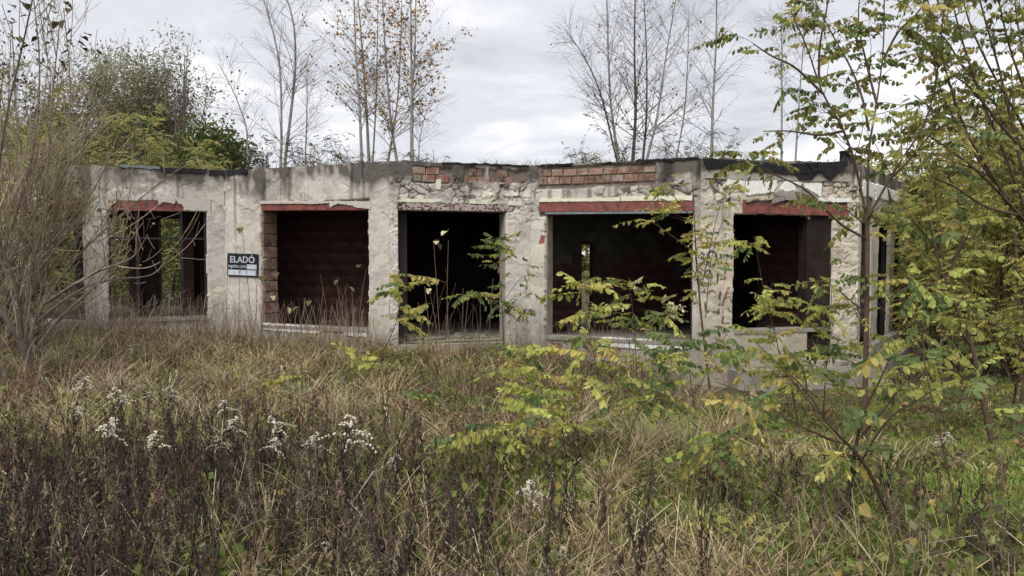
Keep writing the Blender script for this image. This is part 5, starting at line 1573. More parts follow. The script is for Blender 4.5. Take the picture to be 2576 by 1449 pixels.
# ------------------------------------------------------------------ bare shoots with a last leaf, before the openings
shoots = [(1110, 905, 1091, 608, 3, 11.8), (1134, 905, 1128, 604, 1, 11.8), (1096, 900, 1080, 730, 2, 12.0), (1152, 895, 1165, 725, 0, 12.2), (1168, 895, 1178, 745, 0, 12.2), (1080, 905, 1068, 720, 0, 11.6), (1118, 900, 1128, 760, 0, 12.3), (1062, 905, 1052, 760, 0, 11.4), (1200, 890, 1208, 760, 0, 12.3), (1225, 890, 1240, 700, 0, 12.3),
          (838, 850, 846, 700, 1, 12.9), (900, 850, 920, 680, 1, 12.8), (800, 845, 806, 690, 0, 12.9), (780, 845, 776, 750, 1, 12.9), (760, 850, 752, 770, 1, 12.9), (820, 850, 812, 740, 0, 12.6), (870, 850, 868, 720, 1, 12.8), (735, 860, 722, 770, 1, 12.7), (890, 860, 885, 720, 0, 12.6), (852, 860, 858, 735, 0, 12.5),
          (640, 890, 608, 566, 3, 12.4), (655, 890, 672, 640, 2, 12.6), (680, 900, 676, 700, 3, 12.6), (598, 900, 604, 620, 0, 12.5), (620, 900, 640, 660, 0, 12.7), (590, 900, 575, 660, 0, 12.4), (700, 880, 690, 740, 1, 12.8)]
ORD = ['leftmost', 'second', 'third', 'fourth', 'fifth', 'sixth', 'seventh', 'eighth']
shoot_side = ['before the doorway', 'before the second opening', 'before the sign pillar']
r = np.random.default_rng(71)
for i, (u0, v0, u1, v1, nl, Y) in enumerate(shoots):
    b = at(u0, v0, Y); b[2] = float(gz(b[0], b[1])) - 0.03
    e = at(u1, v1, Y)
    m = (b + e) / 2 + np.array([r.normal() * 0.05, r.normal() * 0.05, 0])
    p = smooth_line([b, m, e], 10)
    zone = 0 if i < 10 else (1 if i < 20 else 2)
    zr = [(0, 10), (10, 20), (20, 27)][zone]
    mates = sorted((shoots[j][0], j) for j in range(*zr) if bool(shoots[j][4]) == bool(nl) and j not in (0, 1, 20))
    lab = 'thin reddish bare shoot ' + shoot_side[zone]
    rank = [j for _, j in mates].index(i) if i not in (0, 1, 20) else 0
    tail = ', %s%s' % (ORD[rank], '' if rank == 0 else ' from the left') if len(mates) > 1 else ''
    if i == 0: lab = 'tall shoot with three withered leaves on top before the doorway'
    elif i == 1: lab = 'tall shoot with one withered leaf on top before the doorway'
    elif i == 20: lab = 'tall shoot with withered leaves above the sale sign'
    elif nl: lab = 'thin shoot with a few withered leaves ' + shoot_side[zone]
    if i not in (0, 1, 20): lab += tail
    root = thing('bare_shoot', b, lab, 'shoot', 'bare shoots %s%s' % (shoot_side[zone], ' with leaves' if nl else ''))
    mb = MB(); tubes(mb, p[None], np.linspace(0.0065, 0.003, 10)[None], 4, (0.24, 0.155, 0.115)); mb.obj('stem', MAT['bark'], root, smooth=True)
    A, AR = spawn(p, np.linspace(0.006, 0.003, 10), 4, 0.1, 0.8, (15, 35), 0.1, 0.5, 0.6, 0.3, 0.05, 5, 0.3, r)
    mb = MB(); tubes(mb, A, np.maximum(AR, 0.002), 3, (0.22, 0.14, 0.105)); mb.obj('twigs', MAT['bark'], root, smooth=True)
    for _ in range(nl):
        inst('leaf', HEART[('leaf_tan', 'leaf_dark', 'leaf_tan')[r.integers(3)]], root, e + r.normal(size=3) * np.array([0.06, 0.05, 0.05]), frame_from(np.array([r.normal(), r.normal(), -0.8])), r.uniform(0.10, 0.16))

# ------------------------------------------------------------------ ground cover
def in_building(x, y):
    """distance in front of the facade line (positive = outside)"""
    xs = np.array([VTXL[0]] + [p[0] for p in VTX[:7]]); ys = np.array([VTXL[1]] + [p[1] for p in VTX[:7]])
    return np.interp(x, xs, ys) - y


def scatter(n, x0, x1, y0, y1, rng, p=1.0, dens=None, margin=0.12):
    n = int(n * 1.3)
    x0, x1 = (x0 if x0 > -11 else -15), (x1 if x1 < 12 else 16)
    """points on the ground, denser towards the viewer's path by 1/y^p"""
    u = rng.random(n * 3)
    if p == 1.0:
        y = y0 * (y1 / y0) ** u
    elif p == 0:
        y = y0 + (y1 - y0) * u
    else:
        y = (y0 ** (1 - p) + u * (y1 ** (1 - p) - y0 ** (1 - p))) ** (1 / (1 - p))
    half = 0.72 * y + 2.6
    x = rng.uniform(-1, 1, n * 3) * half
    ok = (x > x0) & (x < x1) & ((in_building(x, y) > margin) | (x > 8.6))
    plin = (x > 3.2) & (in_building(x, y) < 0.5) & (x < 6.6)
    ok &= ~plin
    if dens is not None:
        ok &= rng.random(n * 3) < dens(x, y)
    x, y = x[ok][:n], y[ok][:n]
    return np.stack([x, y, gz(x, y)], -1)


def blades(mb, P, H, W, colr, rng, lean=0.5, curl=0.6, a=None):
    n = len(P)
    a = rng.uniform(0, 2 * math.pi, n) if a is None else a + rng.normal(size=n) * 0.5
    d = np.stack([np.cos(a), np.sin(a), np.zeros(n)], -1)
    ln = (rng.random(n) ** 1.3 * lean)[:, None]
    cu = (rng.random(n) * curl)[:, None]
    H = H[:, None]; W = np.asarray(W)[:, None] if np.ndim(W) else W
    b = rng.uniform(0, 2 * math.pi, n)
    w = np.stack([np.cos(b), np.sin(b), np.zeros(n)], -1) * W * 0.5
    z = np.array([0, 0, 1.0])
    p1 = P + H * (0.5 * z + d * ln * 0.45)
    p2 = P + H * (0.85 * z + d * (ln * 0.9 + cu * 0.35))
    p3 = P + H * ((1.0 - 0.35 * cu) * z + d * (ln * 1.1 + cu * 0.8))
    V = np.stack([P - w, P + w, p1 + w * 0.9, p1 - w * 0.9, p2 + w * 0.6, p2 - w * 0.6, p3], 1)
    i = np.arange(n)[:, None] * 7
    q = np.concatenate([i + np.array([0, 1, 2, 3]), i + np.array([3, 2, 4, 5])], 0)
    t = i + np.array([5, 4, 6])
    mb.add(V.reshape(-1, 3), q, t, np.repeat(colr, 7, axis=0))


def clumped(P, k, rad, rng):
    """k blades round each point, with the direction away from the clump's heart"""
    n = len(P)
    a = rng.uniform(0, 2 * math.pi, (n, k)); d = rad * np.sqrt(rng.random((n, k))) * rng.uniform(0.5, 1.5, (n, 1))
    x = P[:, None, 0] + np.cos(a) * d; y = P[:, None, 1] + np.sin(a) * d
    return np.stack([x, y, gz(x, y)], -1).reshape(-1, 3), a.ravel()


r = np.random.default_rng(81)
STRAW = [(0.46, 0.37, 0.215), (0.36, 0.275, 0.15), (0.56, 0.47, 0.30), (0.24, 0.175, 0.10)]
GREEN = [(0.135, 0.185, 0.045), (0.20, 0.235, 0.06), (0.10, 0.14, 0.04), (0.26, 0.27, 0.085)]
lawn = lambda x, y: sstep(0.0, 1.3, x + 0.45 - 0.38 * (y - 5.2) * (y > 5.2) + 1.0 * (fbm(x * 0.8, y * 0.8, 5, 3) - 0.5)) * sstep(3.6, 5.6, y + 0.15 * (x - 2)) * (0.45 + 0.55 * sstep(0.34, 0.48, fbm(x * 0.9 + 4, y * 0.9, 15, 3)))
path = lambda x, y: np.exp(-((x - 0.75 - 0.10 * (y - 4)) / 0.75) ** 2) * sstep(9.5, 6.5, y)
tuft = lambda x, y: sstep(0.45, 0.62, fbm(x * 1.7, y * 1.7, 25, 3))

low = lambda P: (1 - 0.5 * lawn(P[:, 0], P[:, 1])) * (1 - 0.5 * sstep(0.5, 3.0, P[:, 0]) * sstep(6.0, 8.5, P[:, 1])) * (1 - 0.6 * sstep(1.8, 0.3, in_building(P[:, 0], P[:, 1])) * (P[:, 0] > -2.4))
# short living grass
P = scatter(105000, -12, 13, 2.6, 16, r, 1.0, lambda x, y: np.clip(0.34 + lawn(x, y) * 0.9 + 0.45 * path(x, y) + 0.2 * tuft(x, y) + 0.2 * sstep(-1, 2, x), 0, 1))
H = r.uniform(0.05, 0.17, len(P)) * (1 + 0.5 * tuft(P[:, 0], P[:, 1])) * low(P)
mb = MB(); blades(mb, P, H, 0.005 + 0.0006 * P[:, 1], pick(r, len(P), GREEN, [3, 3, 2, 2], 0.3) * (1 + 0.85 * lawn(P[:, 0], P[:, 1]) * np.array([0.9, 1.0, 0.8])[:, None]).T, r, 0.7, 0.9)
tag(mb.obj('grass', MAT['veg']), 'short green grass growing between the dead weeds', 'grass', kind='stuff')
# straw
straw_d = lambda x, y: np.clip(0.16 + 0.50 * tuft(x, y) * sstep(5.5, 9, y) + 0.85 * path(x, y) * sstep(0.38, 0.55, fbm(x * 1.3, y * 1.3, 45, 3)) + 0.5 * sstep(1.6, 0.2, in_building(x, y)) * (x < 1.5), 0, 1) * (1 - 0.93 * lawn(x, y))
P = scatter(15000, -12, 13, 2.6, 15, r, 1.0, straw_d)
Pc = scatter(1900, -12, 13, 2.8, 14.5, r, 1.0, straw_d)
kc = 16; Pq, aq = clumped(Pc, kc, 0.07, r)
H = r.uniform(0.06, 0.26, len(P)) * (0.7 + 0.6 * tuft(P[:, 0] + 3, P[:, 1])) * low(P)
mb = MB(); blades(mb, P, H, 0.0045 + 0.0006 * P[:, 1], pick(r, len(P), STRAW, [3, 3, 1.5, 3], 0.3), r, 1.0, 1.3)
hc = np.repeat(r.uniform(0.14, 0.38, len(Pc)), kc) * r.uniform(0.5, 1.1, len(Pq)) * low(Pq)
blades(mb, Pq, hc, 0.0045 + 0.0006 * Pq[:, 1], np.repeat(pick(r, len(Pc), STRAW, [3, 3, 1.5, 2], 0.2), kc, axis=0) * r.uniform(0.75, 1.2, (len(Pq), 1)), r, 1.1, 1.5, aq)
tag(mb.obj('dry_grass', MAT['dry']), 'bleached dry grass bent over the ground', 'grass', kind='stuff')
# long bent straws lying through the foreground
P = scatter(1000, -5, 6, 3.4, 8.5, r, 1.0, lambda x, y: (0.3 + 0.7 * sstep(0.45, 0.6, fbm(x * 1.5, y * 1.5, 145, 3))) * (1 - 0.95 * lawn(x, y)) * (1 - 0.7 * (x > 0.4)))
mb = MB(); blades(mb, P, r.uniform(0.18, 0.50, len(P)), r.uniform(0.003, 0.007, len(P)), pick(r, len(P), [(0.58, 0.49, 0.33), (0.46, 0.37, 0.23), (0.66, 0.58, 0.42)], [3, 3, 1], 0.25), r, 1.3, 1.6)
tag(mb.obj('straw_stems', MAT['dry']), 'long pale straws bent through the foreground weeds', 'straw', kind='stuff')
# broader seedling leaves
P = scatter(5200, -8, 8, 2.9, 11, r, 1.0, lambda x, y: sstep(0.42, 0.58, fbm(x * 1.1, y * 1.1, 155, 3)))
mb = MB(); leaf_quads(mb, P + np.concatenate([np.zeros((len(P), 2)), r.uniform(0.05, 0.24, (len(P), 1)) * low(P)[:, None]], 1), r.uniform(0.04, 0.085, len(P)), pick(r, len(P), [(0.20, 0.27, 0.075), (0.30, 0.32, 0.10), (0.40, 0.34, 0.10), (0.28, 0.30, 0.17)], [4, 3, 1, 1], 0.25), r, 0.8, 0.3)
tag(mb.obj('seedling_leaves', MAT['veg']), 'broader pale green leaves of weeds between the straws', 'leaves', kind='stuff')
# thin standing stems and fine dead stuff over the whole field
P = scatter(4200, -12, 13, 2.8, 14, r, 1.0, lambda x, y: np.clip(0.65 - 0.65 * lawn(x, y), 0, 1))
n = len(P)
a = r.normal(size=(n, 2)) * 0.30
H = (r.uniform(0.12, 0.50, n) * low(P))[:, None]
tip = P + np.concatenate([a * H, H], 1)
mid = (P + tip) / 2 + r.normal(size=(n, 3)) * 0.03
mb = MB(); tubes(mb, np.stack([P, mid, tip], 1), np.stack([0.0016 + 0.00025 * P[:, 1]] * 3, 1) * np.array([1.2, 1, 0.6]), 3, pick(r, n, [(0.20, 0.145, 0.10), (0.11, 0.08, 0.06), (0.33, 0.26, 0.16)], [3, 3, 2], 0.3))
tag(mb.obj('dry_stems', MAT['dry']), 'thin brown stems standing all over the rough field', 'stems', kind='stuff')
# low leaves: brambles, seedlings, fallen leaves
P = scatter(60000, -12, 13, 2.8, 15, r, 1.0, lambda x, y: np.clip(0.75 - 0.65 * lawn(x, y), 0, 1))
n = len(P)
red = sstep(0.48, 0.62, fbm(P[:, 0] * 0.6, P[:, 1] * 0.6, 65, 3)) * sstep(5.5, 8, P[:, 1])
cg = pick(r, n, [(0.15, 0.20, 0.05), (0.23, 0.26, 0.075), (0.34, 0.30, 0.08), (0.20, 0.145, 0.085), (0.14, 0.105, 0.07)], [3.5, 2.5, 1.2, 3, 2], 0.35)
cr_ = pick(r, n, [(0.15, 0.065, 0.055), (0.20, 0.10, 0.065), (0.13, 0.085, 0.055)], [2, 2, 3], 0.3)
sel = (r.random(n) < 0.55 * red)[:, None]
pp_ = P + np.concatenate([np.zeros((n, 2)), (r.random((n, 1)) ** 1.6) * 0.22 * low(P)[:, None]], 1)
mb = MB(); leaf_quads(mb, pp_, r.uniform(0.018, 0.045, n) * (1 + 0.05 * P[:, 1]), np.where(sel, cr_, cg), r, 0.75)
tag(mb.obj('ground_cover', MAT['veg']), 'low bramble and seedling leaves covering the field', 'ground cover', kind='stuff')
P = scatter(6500, -12, 13, 3.0, 15, r, 1.0)
n = len(P)
mb = MB(); leaf_quads(mb, P + np.array([0, 0, 0.03]), r.uniform(0.035, 0.075, n), pick(r, n, [(0.33, 0.21, 0.10), (0.22, 0.14, 0.08), (0.40, 0.30, 0.12), (0.26, 0.10, 0.045)], [3, 4, 1.5, 0.8], 0.3), r, 0.8)
tag(mb.obj('leaf_litter', MAT['dry']), 'brown and yellow fallen leaves scattered over the ground', 'leaves', kind='stuff')

# mounds of bramble and big tussocks that make the field uneven
mb = MB(); mbt = MB()
Pm_ = scatter(95, -9, 6.5, 5.2, 13.8, r, 0.3, lambda x, y: 1 - 0.8 * lawn(x, y))
for k_ in range(len(Pm_)):
    c = Pm_[k_]; hh = r.uniform(0.16, 0.46) * (0.6 if c[0] > 1 else 1.0); ww = r.uniform(0.22, 0.55)
    nn_ = int(260 * ww / 0.4)
    q = r.normal(size=(nn_, 3)) * np.array([ww, ww, 0]) * 0.5
    zq = hh * np.exp(-(q[:, 0] ** 2 + q[:, 1] ** 2) / (ww * ww * 0.5)) * r.random(nn_) ** 0.45
    xy = c[:2] + q[:, :2]
    pos = np.concatenate([xy, (gz(xy[:, 0], xy[:, 1]) + zq)[:, None]], 1)
    ok_ = in_building(xy[:, 0], xy[:, 1]) > 0.08
    pal = [[(0.22, 0.095, 0.075), (0.26, 0.15, 0.09), (0.15, 0.10, 0.065)], [(0.18, 0.23, 0.06), (0.27, 0.28, 0.09), (0.14, 0.17, 0.05)], [(0.34, 0.28, 0.15), (0.22, 0.16, 0.10), (0.30, 0.28, 0.10)]][r.integers(3)]
    leaf_quads(mb, pos[ok_], r.uniform(0.025, 0.06, ok_.sum()), pick(r, int(ok_.sum()), pal, [1, 1, 1], 0.3), r, 0.7)
    nt_ = 16
    a_ = r.uniform(0, 6.28, nt_); l_ = r.uniform(0.5, 1.2, nt_) * ww
    e_ = np.stack([c[0] + np.cos(a_) * l_, c[1] + np.sin(a_) * l_, c[2] + r.uniform(0.2, 1.0, nt_) * hh], -1)
    m_ = (e_ + c) / 2 + np.array([0, 0, hh * 0.5])
    tubes(mbt, np.stack([np.tile(c, (nt_, 1)), (c + m_) / 2 + np.array([0, 0, 0.04]), m_, (m_ + e_) / 2 + np.array([0, 0, 0.02]), e_], 1), np.tile(np.linspace(0.004, 0.002, 5), (nt_, 1)), 3, (0.18, 0.12, 0.09))
tag(mb.obj('bramble_mounds', MAT['veg']), 'low uneven mounds of reddish and green bramble leaves', 'brambles', kind='stuff')
tag(mbt.obj('bramble_canes', MAT['bark']), 'thin arching bramble canes over the rough field', 'brambles', kind='stuff')
Pc = scatter(150, -8.5, 3.0, 6.0, 13.9, r, 0.3, lambda x, y: (1 - 0.8 * lawn(x, y)) * (0.35 + 0.65 * sstep(2.2, 0.5, in_building(x, y))))
kc = 70; Pq, aq = clumped(Pc, kc, 0.10, r)
hc = np.repeat(r.uniform(0.22, 0.50, len(Pc)), kc) * r.uniform(0.6, 1.1, len(Pq))
mb = MB(); blades(mb, Pq, hc, 0.007, np.repeat(pick(r, len(Pc), [(0.50, 0.41, 0.25), (0.40, 0.32, 0.18), (0.30, 0.29, 0.12)], [3, 2, 1], 0.15), kc, axis=0) * r.uniform(0.7, 1.2, (len(Pq), 1)), r, 0.9, 1.7, aq)
tag(mb.obj('grass_tussocks', MAT['dry']), 'arching tan grass tussocks near the wall', 'grass', kind='stuff')

# brush of arching twigs along the left wall and below the bare shrub
P = scatter(1000, -10.5, -2.2, 8.0, 14.6, r, 0.0, lambda x, y: sstep(-3.0, -6.0, x) * 0.95 + 0.10)
n = len(P)
a = r.normal(size=(n, 2)) * 0.45
H = r.uniform(0.3, 1.1, n)[:, None] * (0.55 + 0.45 * sstep(-4, -8, P[:, 0]))[:, None]
tip = P + np.concatenate([a * H, H], 1); mid = P + np.concatenate([a * H * 0.25, H * 0.6], 1)
q1 = (P + mid) / 2; q2 = (mid + tip) / 2 + np.array([0, 0, 0.05])
Lb = np.stack([P, q1, mid, q2, tip], 1); Lb[:, 1:] += r.normal(size=(n, 4, 3)) * 0.02
Rb = np.tile(np.linspace(0.005, 0.002, 5), (n, 1))
mb = MB(); tubes(mb, Lb, Rb, 3, pick(r, n, [(0.24, 0.175, 0.13), (0.32, 0.25, 0.18), (0.15, 0.11, 0.085)], [3, 2, 2], 0.25))
B, BR = spawn(Lb, Rb, 1600, 0.3, 1, (20, 60), 0.08, 0.35, 0.7, 0.1, 0.08, 4, 0.2, r)
tubes(mb, B, np.maximum(BR, 0.0016), 3, pick(r, 1600, [(0.22, 0.165, 0.125), (0.14, 0.10, 0.08)], [1, 1], 0.25))
tag(mb.obj('brush', MAT['bark']), 'tangle of brown arching twigs along the foot of the left wall', 'brush', kind='stuff')
# tall thin weeds along the foot of the left half of the wall
x = r.uniform(-8.2, 2.8, 1500); y = np.interp(x, [p[0] for p in VTX], [p[1] for p in VTX]) - r.uniform(0.15, 2.4, 1500)
okk = r.random(1500) < np.where(x < -2.3, 0.75, 0.30) * (1 - 0.75 * ((x > -2.1) & (x < -0.2)))
P = np.stack([x, y, gz(x, y)], -1)[okk]; n = len(P)
H = (r.uniform(0.25, 1.0, n) ** 1.2)[:, None]; a = r.normal(size=(n, 2)) * 0.16
tip = P + np.concatenate([a * H, H], 1)
Lb = np.stack([P, (P * 2 + tip) / 3 + r.normal(size=(n, 3)) * 0.015, (P + 2 * tip) / 3 + r.normal(size=(n, 3)) * 0.02, tip], 1)
Rb = np.tile(np.linspace(0.0045, 0.002, 4), (n, 1))
mb = MB(); tubes(mb, Lb, Rb, 3, pick(r, n, [(0.24, 0.17, 0.125), (0.42, 0.34, 0.23), (0.14, 0.10, 0.08)], [3, 3, 1.5], 0.25))
B, BR = spawn(Lb, Rb, 1800, 0.45, 1, (20, 50), 0.05, 0.25, 0.7, 0.2, 0.08, 4, 0.2, r)
tubes(mb, B, np.maximum(BR, 0.0016), 3, (0.17, 0.12, 0.095))
tag(mb.obj('wall_foot_weeds', MAT['dry']), 'thin brown weeds standing along the foot of the wall', 'weeds', kind='stuff')
# weeds and grass on the edge of the roof
ii = r.integers(0, 6, 1500); tt = r.random(1500)[:, None]
va = np.array(VTX)[ii]; vb = np.array(VTX)[ii + 1]
p2 = va * (1 - tt) + vb * tt + np.stack([np.zeros(1500), r.uniform(0.06, 0.7, 1500)], -1)
keepw = fbm(p2[:, 0] * 1.8, p2[:, 0] * 0 + 2, 175, 3) > 0.47
P = np.concatenate([p2, np.full((1500, 1), ROOF_Z + 0.03)], 1)[keepw]
mb = MB(); blades(mb, P, r.uniform(0.04, 0.20, len(P)), np.full(len(P), 0.007), pick(r, len(P), [(0.12, 0.13, 0.05), (0.26, 0.21, 0.12), (0.09, 0.075, 0.05)], [2, 2, 1]), r, 0.8, 1.0)
tag(mb.obj('roof_grass', MAT['dry']), 'sparse dry grass growing along the roof edge', 'grass', kind='stuff')
# undergrowth below the right thicket
x = r.uniform(6.2, 15, 1500); y = r.uniform(13.4, 19, 1500); okk = (x - 6.2) > (y - 13.4) * 0.75 + 0.5
P = np.stack([x, y, gz(x, y)], -1)[okk]; n = len(P)
a = r.normal(size=(n, 2)) * 0.25; H = r.uniform(0.4, 2.2, n)[:, None]
tip = P + np.concatenate([a * H, H], 1)
Lb = np.stack([P, (P * 2 + tip) / 3 + r.normal(size=(n, 3)) * 0.04, (P + 2 * tip) / 3 + r.normal(size=(n, 3)) * 0.05, tip], 1)
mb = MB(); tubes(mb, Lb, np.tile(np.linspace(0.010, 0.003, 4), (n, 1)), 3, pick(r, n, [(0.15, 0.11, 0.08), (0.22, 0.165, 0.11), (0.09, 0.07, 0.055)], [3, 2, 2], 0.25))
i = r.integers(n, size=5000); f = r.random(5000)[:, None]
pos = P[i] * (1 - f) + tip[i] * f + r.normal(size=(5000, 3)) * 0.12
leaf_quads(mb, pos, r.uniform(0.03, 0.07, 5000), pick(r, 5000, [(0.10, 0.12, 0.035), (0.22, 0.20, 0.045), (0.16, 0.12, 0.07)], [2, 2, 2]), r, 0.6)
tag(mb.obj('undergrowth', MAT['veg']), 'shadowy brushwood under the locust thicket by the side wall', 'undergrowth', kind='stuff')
# green tangle behind the building, seen through the left room
x = r.uniform(-16, -3, 16000); y = r.uniform(22.2, 25.0, 16000)
pos = np.stack([x, y, gz(x, y) + r.random(16000) ** 1.3 * 3.0], -1)
mb = MB(); leaf_quads(mb, pos, r.uniform(0.06, 0.15, 16000), pick(r, 16000, [(0.14, 0.20, 0.06), (0.22, 0.26, 0.08), (0.30, 0.28, 0.09), (0.20, 0.15, 0.09)], [3, 2, 1, 1]), r, 0.6)
tag(mb.obj('shrubbery', MAT['veg']), 'green tangle of shrubs seen through the empty left room', 'shrubbery', kind='stuff')
# far wood that closes the horizon
mb = MB()
nw = 26000
ang = r.uniform(-1.1, 1.1, nw); rad = r.uniform(70, 90, nw)
x = np.sin(ang) * rad; y = np.cos(ang) * rad
top = 5 + 4.5 * fbm(ang * 14, ang * 0, 7, 4)
pos = np.stack([x, y, gz(x, y) + r.random(nw) ** 0.7 * top], -1)
leaf_quads(mb, pos, r.uniform(0.5, 1.3, nw), pick(r, nw, [(0.085, 0.09, 0.045), (0.12, 0.105, 0.05), (0.07, 0.065, 0.05)], [2, 2, 2]), r, 0.7)
tag(mb.obj('far_wood', MAT['veg']), 'distant wood closing the horizon', 'wood', kind='stuff')


# ------------------------------------------------------------------ dead goldenrod
def stalks(mb, P, H, rng, nleaf=30, colr=None, thick=1.0):
    n = len(P)
    lean = rng.normal(size=(n, 2)) * 0.13
    ts = np.linspace(0, 1, 6)
    bend = rng.normal(size=(n, 2)) * 0.10
    L = np.stack([np.concatenate([P[:, :2] + (lean * t + bend * t * t) * H[:, None], (P[:, 2] + H * t)[:, None]], 1) for t in ts], 1)
    tubes(mb, L, np.tile(np.linspace(0.0048, 0.0022, 6) * thick, (n, 1)), 3, colr)
    for k in range(nleaf):
        t = 0.22 + 0.78 * (k + rng.random(n)) / nleaf
        f = t * 5; i = np.minimum(f.astype(int), 4); fr = (f - i)[:, None]
        b = L[np.arange(n), i] * (1 - fr) + L[np.arange(n), i + 1] * fr
        a = rng.uniform(0, 6.283, n)
        o = np.stack([np.cos(a), np.sin(a), np.zeros(n)], -1)
        side = np.stack([-np.sin(a), np.cos(a), np.zeros(n)], -1)
        ll = rng.uniform(0.04, 0.10, n)[:, None] * (1.15 - 0.5 * t)[:, None]
        w = side * rng.uniform(0.004, 0.010, n)[:, None]
        m = b + o * ll * rng.uniform(0.25, 0.5, (n, 1)) + np.array([0, 0, 1.0]) * ll * rng.uniform(-0.15, 0.2, (n, 1))
        e = b + o * ll * rng.uniform(0.2, 0.6, (n, 1)) - np.array([0, 0, 1.0]) * ll * rng.uniform(0.5, 1.0, (n, 1)) + side * ll * rng.normal(size=(n, 1)) * 0.25
        V = np.stack([b, m + w, m - w, e + w * 0.3], 1)
        ii = np.arange(n)[:, None] * 4
        t3 = np.concatenate([ii + np.array([0, 1, 2]), ii + np.array([1, 3, 2])], 0)
        mb.add(V.reshape(-1, 3), None, t3, np.repeat(colr * rng.uniform(0.7, 1.3, (n, 1)), 4, axis=0))
    return L


DEAD = [(0.068, 0.050, 0.041), (0.095, 0.070, 0.053), (0.052, 0.040, 0.035), (0.22, 0.165, 0.11)]
weed = lambda x, y: np.clip(sstep(0.9, -0.6, x - 0.25 * (5 - y)) * sstep(7.2, 5.4, y + 0.8 * (fbm(x, y, 75, 3) - 0.5)), 0, 1)
P = scatter(860, -6.5, 1.6, 2.9, 6.6, r, 0.6, lambda x, y: weed(x, y) * (0.12 + 0.88 * sstep(0.42, 0.56, fbm(x * 1.6, y * 1.6, 85, 3))))
P2_ = scatter(260, -9, 9, 4.6, 11, r, 0.3, lambda x, y: sstep(0.44, 0.62, fbm(x * 0.9, y * 0.9, 95, 3)) * (1 - lawn(x, y)))
mb = MB()
stalks(mb, P, r.uniform(0.28, 0.70, len(P)), r, 30, pick(r, len(P), DEAD, [3, 3, 2, 1.2], 0.25))
stalks(mb, P2_, r.uniform(0.20, 0.45, len(P2_)), r, 22, pick(r, len(P2_), DEAD, [3, 3, 2, 1.5], 0.25))
P3_ = scatter(190, 1.2, 7.0, 3.2, 5.6, r, 0.4, lambda x, y: sstep(0.42, 0.6, fbm(x * 1.1, y * 1.1, 105, 3)))
stalks(mb, P3_, r.uniform(0.20, 0.42, len(P3_)), r, 20, pick(r, len(P3_), DEAD + [(0.20, 0.15, 0.10)], [2, 3, 2, 2, 2], 0.25))
tag(mb.obj('dead_weeds', MAT['dry']), 'dense stand of blackened dead goldenrod stalks filling the lower left', 'weeds', kind='stuff')

# single tall stalks standing out of the stand
VAR = []
for k in range(4):
    mb = MB(); stalks(mb, np.zeros((1, 3)), np.array([1.0]), r, 46, np.array([DEAD[k]]), 1.2)
    VAR.append(mb.mesh('stalk', MAT['dry']))
Ps = scatter(36, -3.6, 0.9, 3.4, 5.6, r, 0.6, weed)
for i in range(len(Ps)):
    st_ = thing('dead_weed_stalk', Ps[i] - np.array([0, 0, 0.02]), 'tall blackened goldenrod stalk standing in the dense lower-left stand', 'weed', 'tall dead stalks in the lower-left stand')
    a = r.uniform(0, 6.28); s = r.uniform(0.66, 0.84)
    inst('stem', VAR[i % 4], st_, Ps[i], np.array([[math.cos(a), -math.sin(a), 0], [math.sin(a), math.cos(a), 0], [0, 0, 1]]), s)

# fallen pale canes
cn = [((0, 1180), (100, 1290), 4.6), ((365, 1145), (495, 1235), 5.2), ((490, 1235), (560, 1270), 5.2), ((690, 1180), (750, 1290), 5.0), ((130, 1280), (300, 1400), 4.3), ((60, 1250), (330, 1330), 4.5), ((600, 1330), (700, 1400), 4.2)]
for i, (a, b, Y) in enumerate(cn):
    p0, p1 = at(a[0], a[1], Y + 0.5), at(b[0], b[1], Y)
    mb = MB(); tubes(mb, smooth_line([p0, (p0 + p1) / 2 + r.normal(size=3) * 0.02, p1], 6)[None], np.full((1, 6), 0.005), 5, (0.42, 0.38, 0.31))
    o = mb.obj('fallen_cane', MAT['bark'], smooth=True)
    tag(o, 'pale dry cane fallen across the dead weeds, ' + ['at the left picture edge', 'upper half of the long one', 'lower end of the long one', 'steep one farthest right', 'near the bottom at the left', 'nearly level one at the left', 'short one near the bottom'][i], 'cane', 'fallen canes among the dead weeds')
# pale forked dead branch
p = smooth_line([at(820, 1385, 4.3), at(870, 1290, 4.4), at(940, 1185, 4.5)], 10)
q_ = smooth_line([at(870, 1290, 4.4), at(910, 1270, 4.4), at(925, 1255, 4.4)], 10); q2_ = smooth_line([at(855, 1320, 4.4), at(862, 1270, 4.4), at(868, 1240, 4.4)], 10)
p[0, 2] = min(p[0, 2], float(gz(p[0, 0], p[0, 1])))
mb = MB(); tubes(mb, np.array([p, q_, q2_]), np.array([np.linspace(0.008, 0.004, 10), np.linspace(0.005, 0.002, 10), np.linspace(0.005, 0.002, 10)]), 5, (0.42, 0.385, 0.33))
tag(mb.obj('dead_branch', MAT['bark'], smooth=True), 'pale forked dead branch slanting up out of the weeds', 'branch')


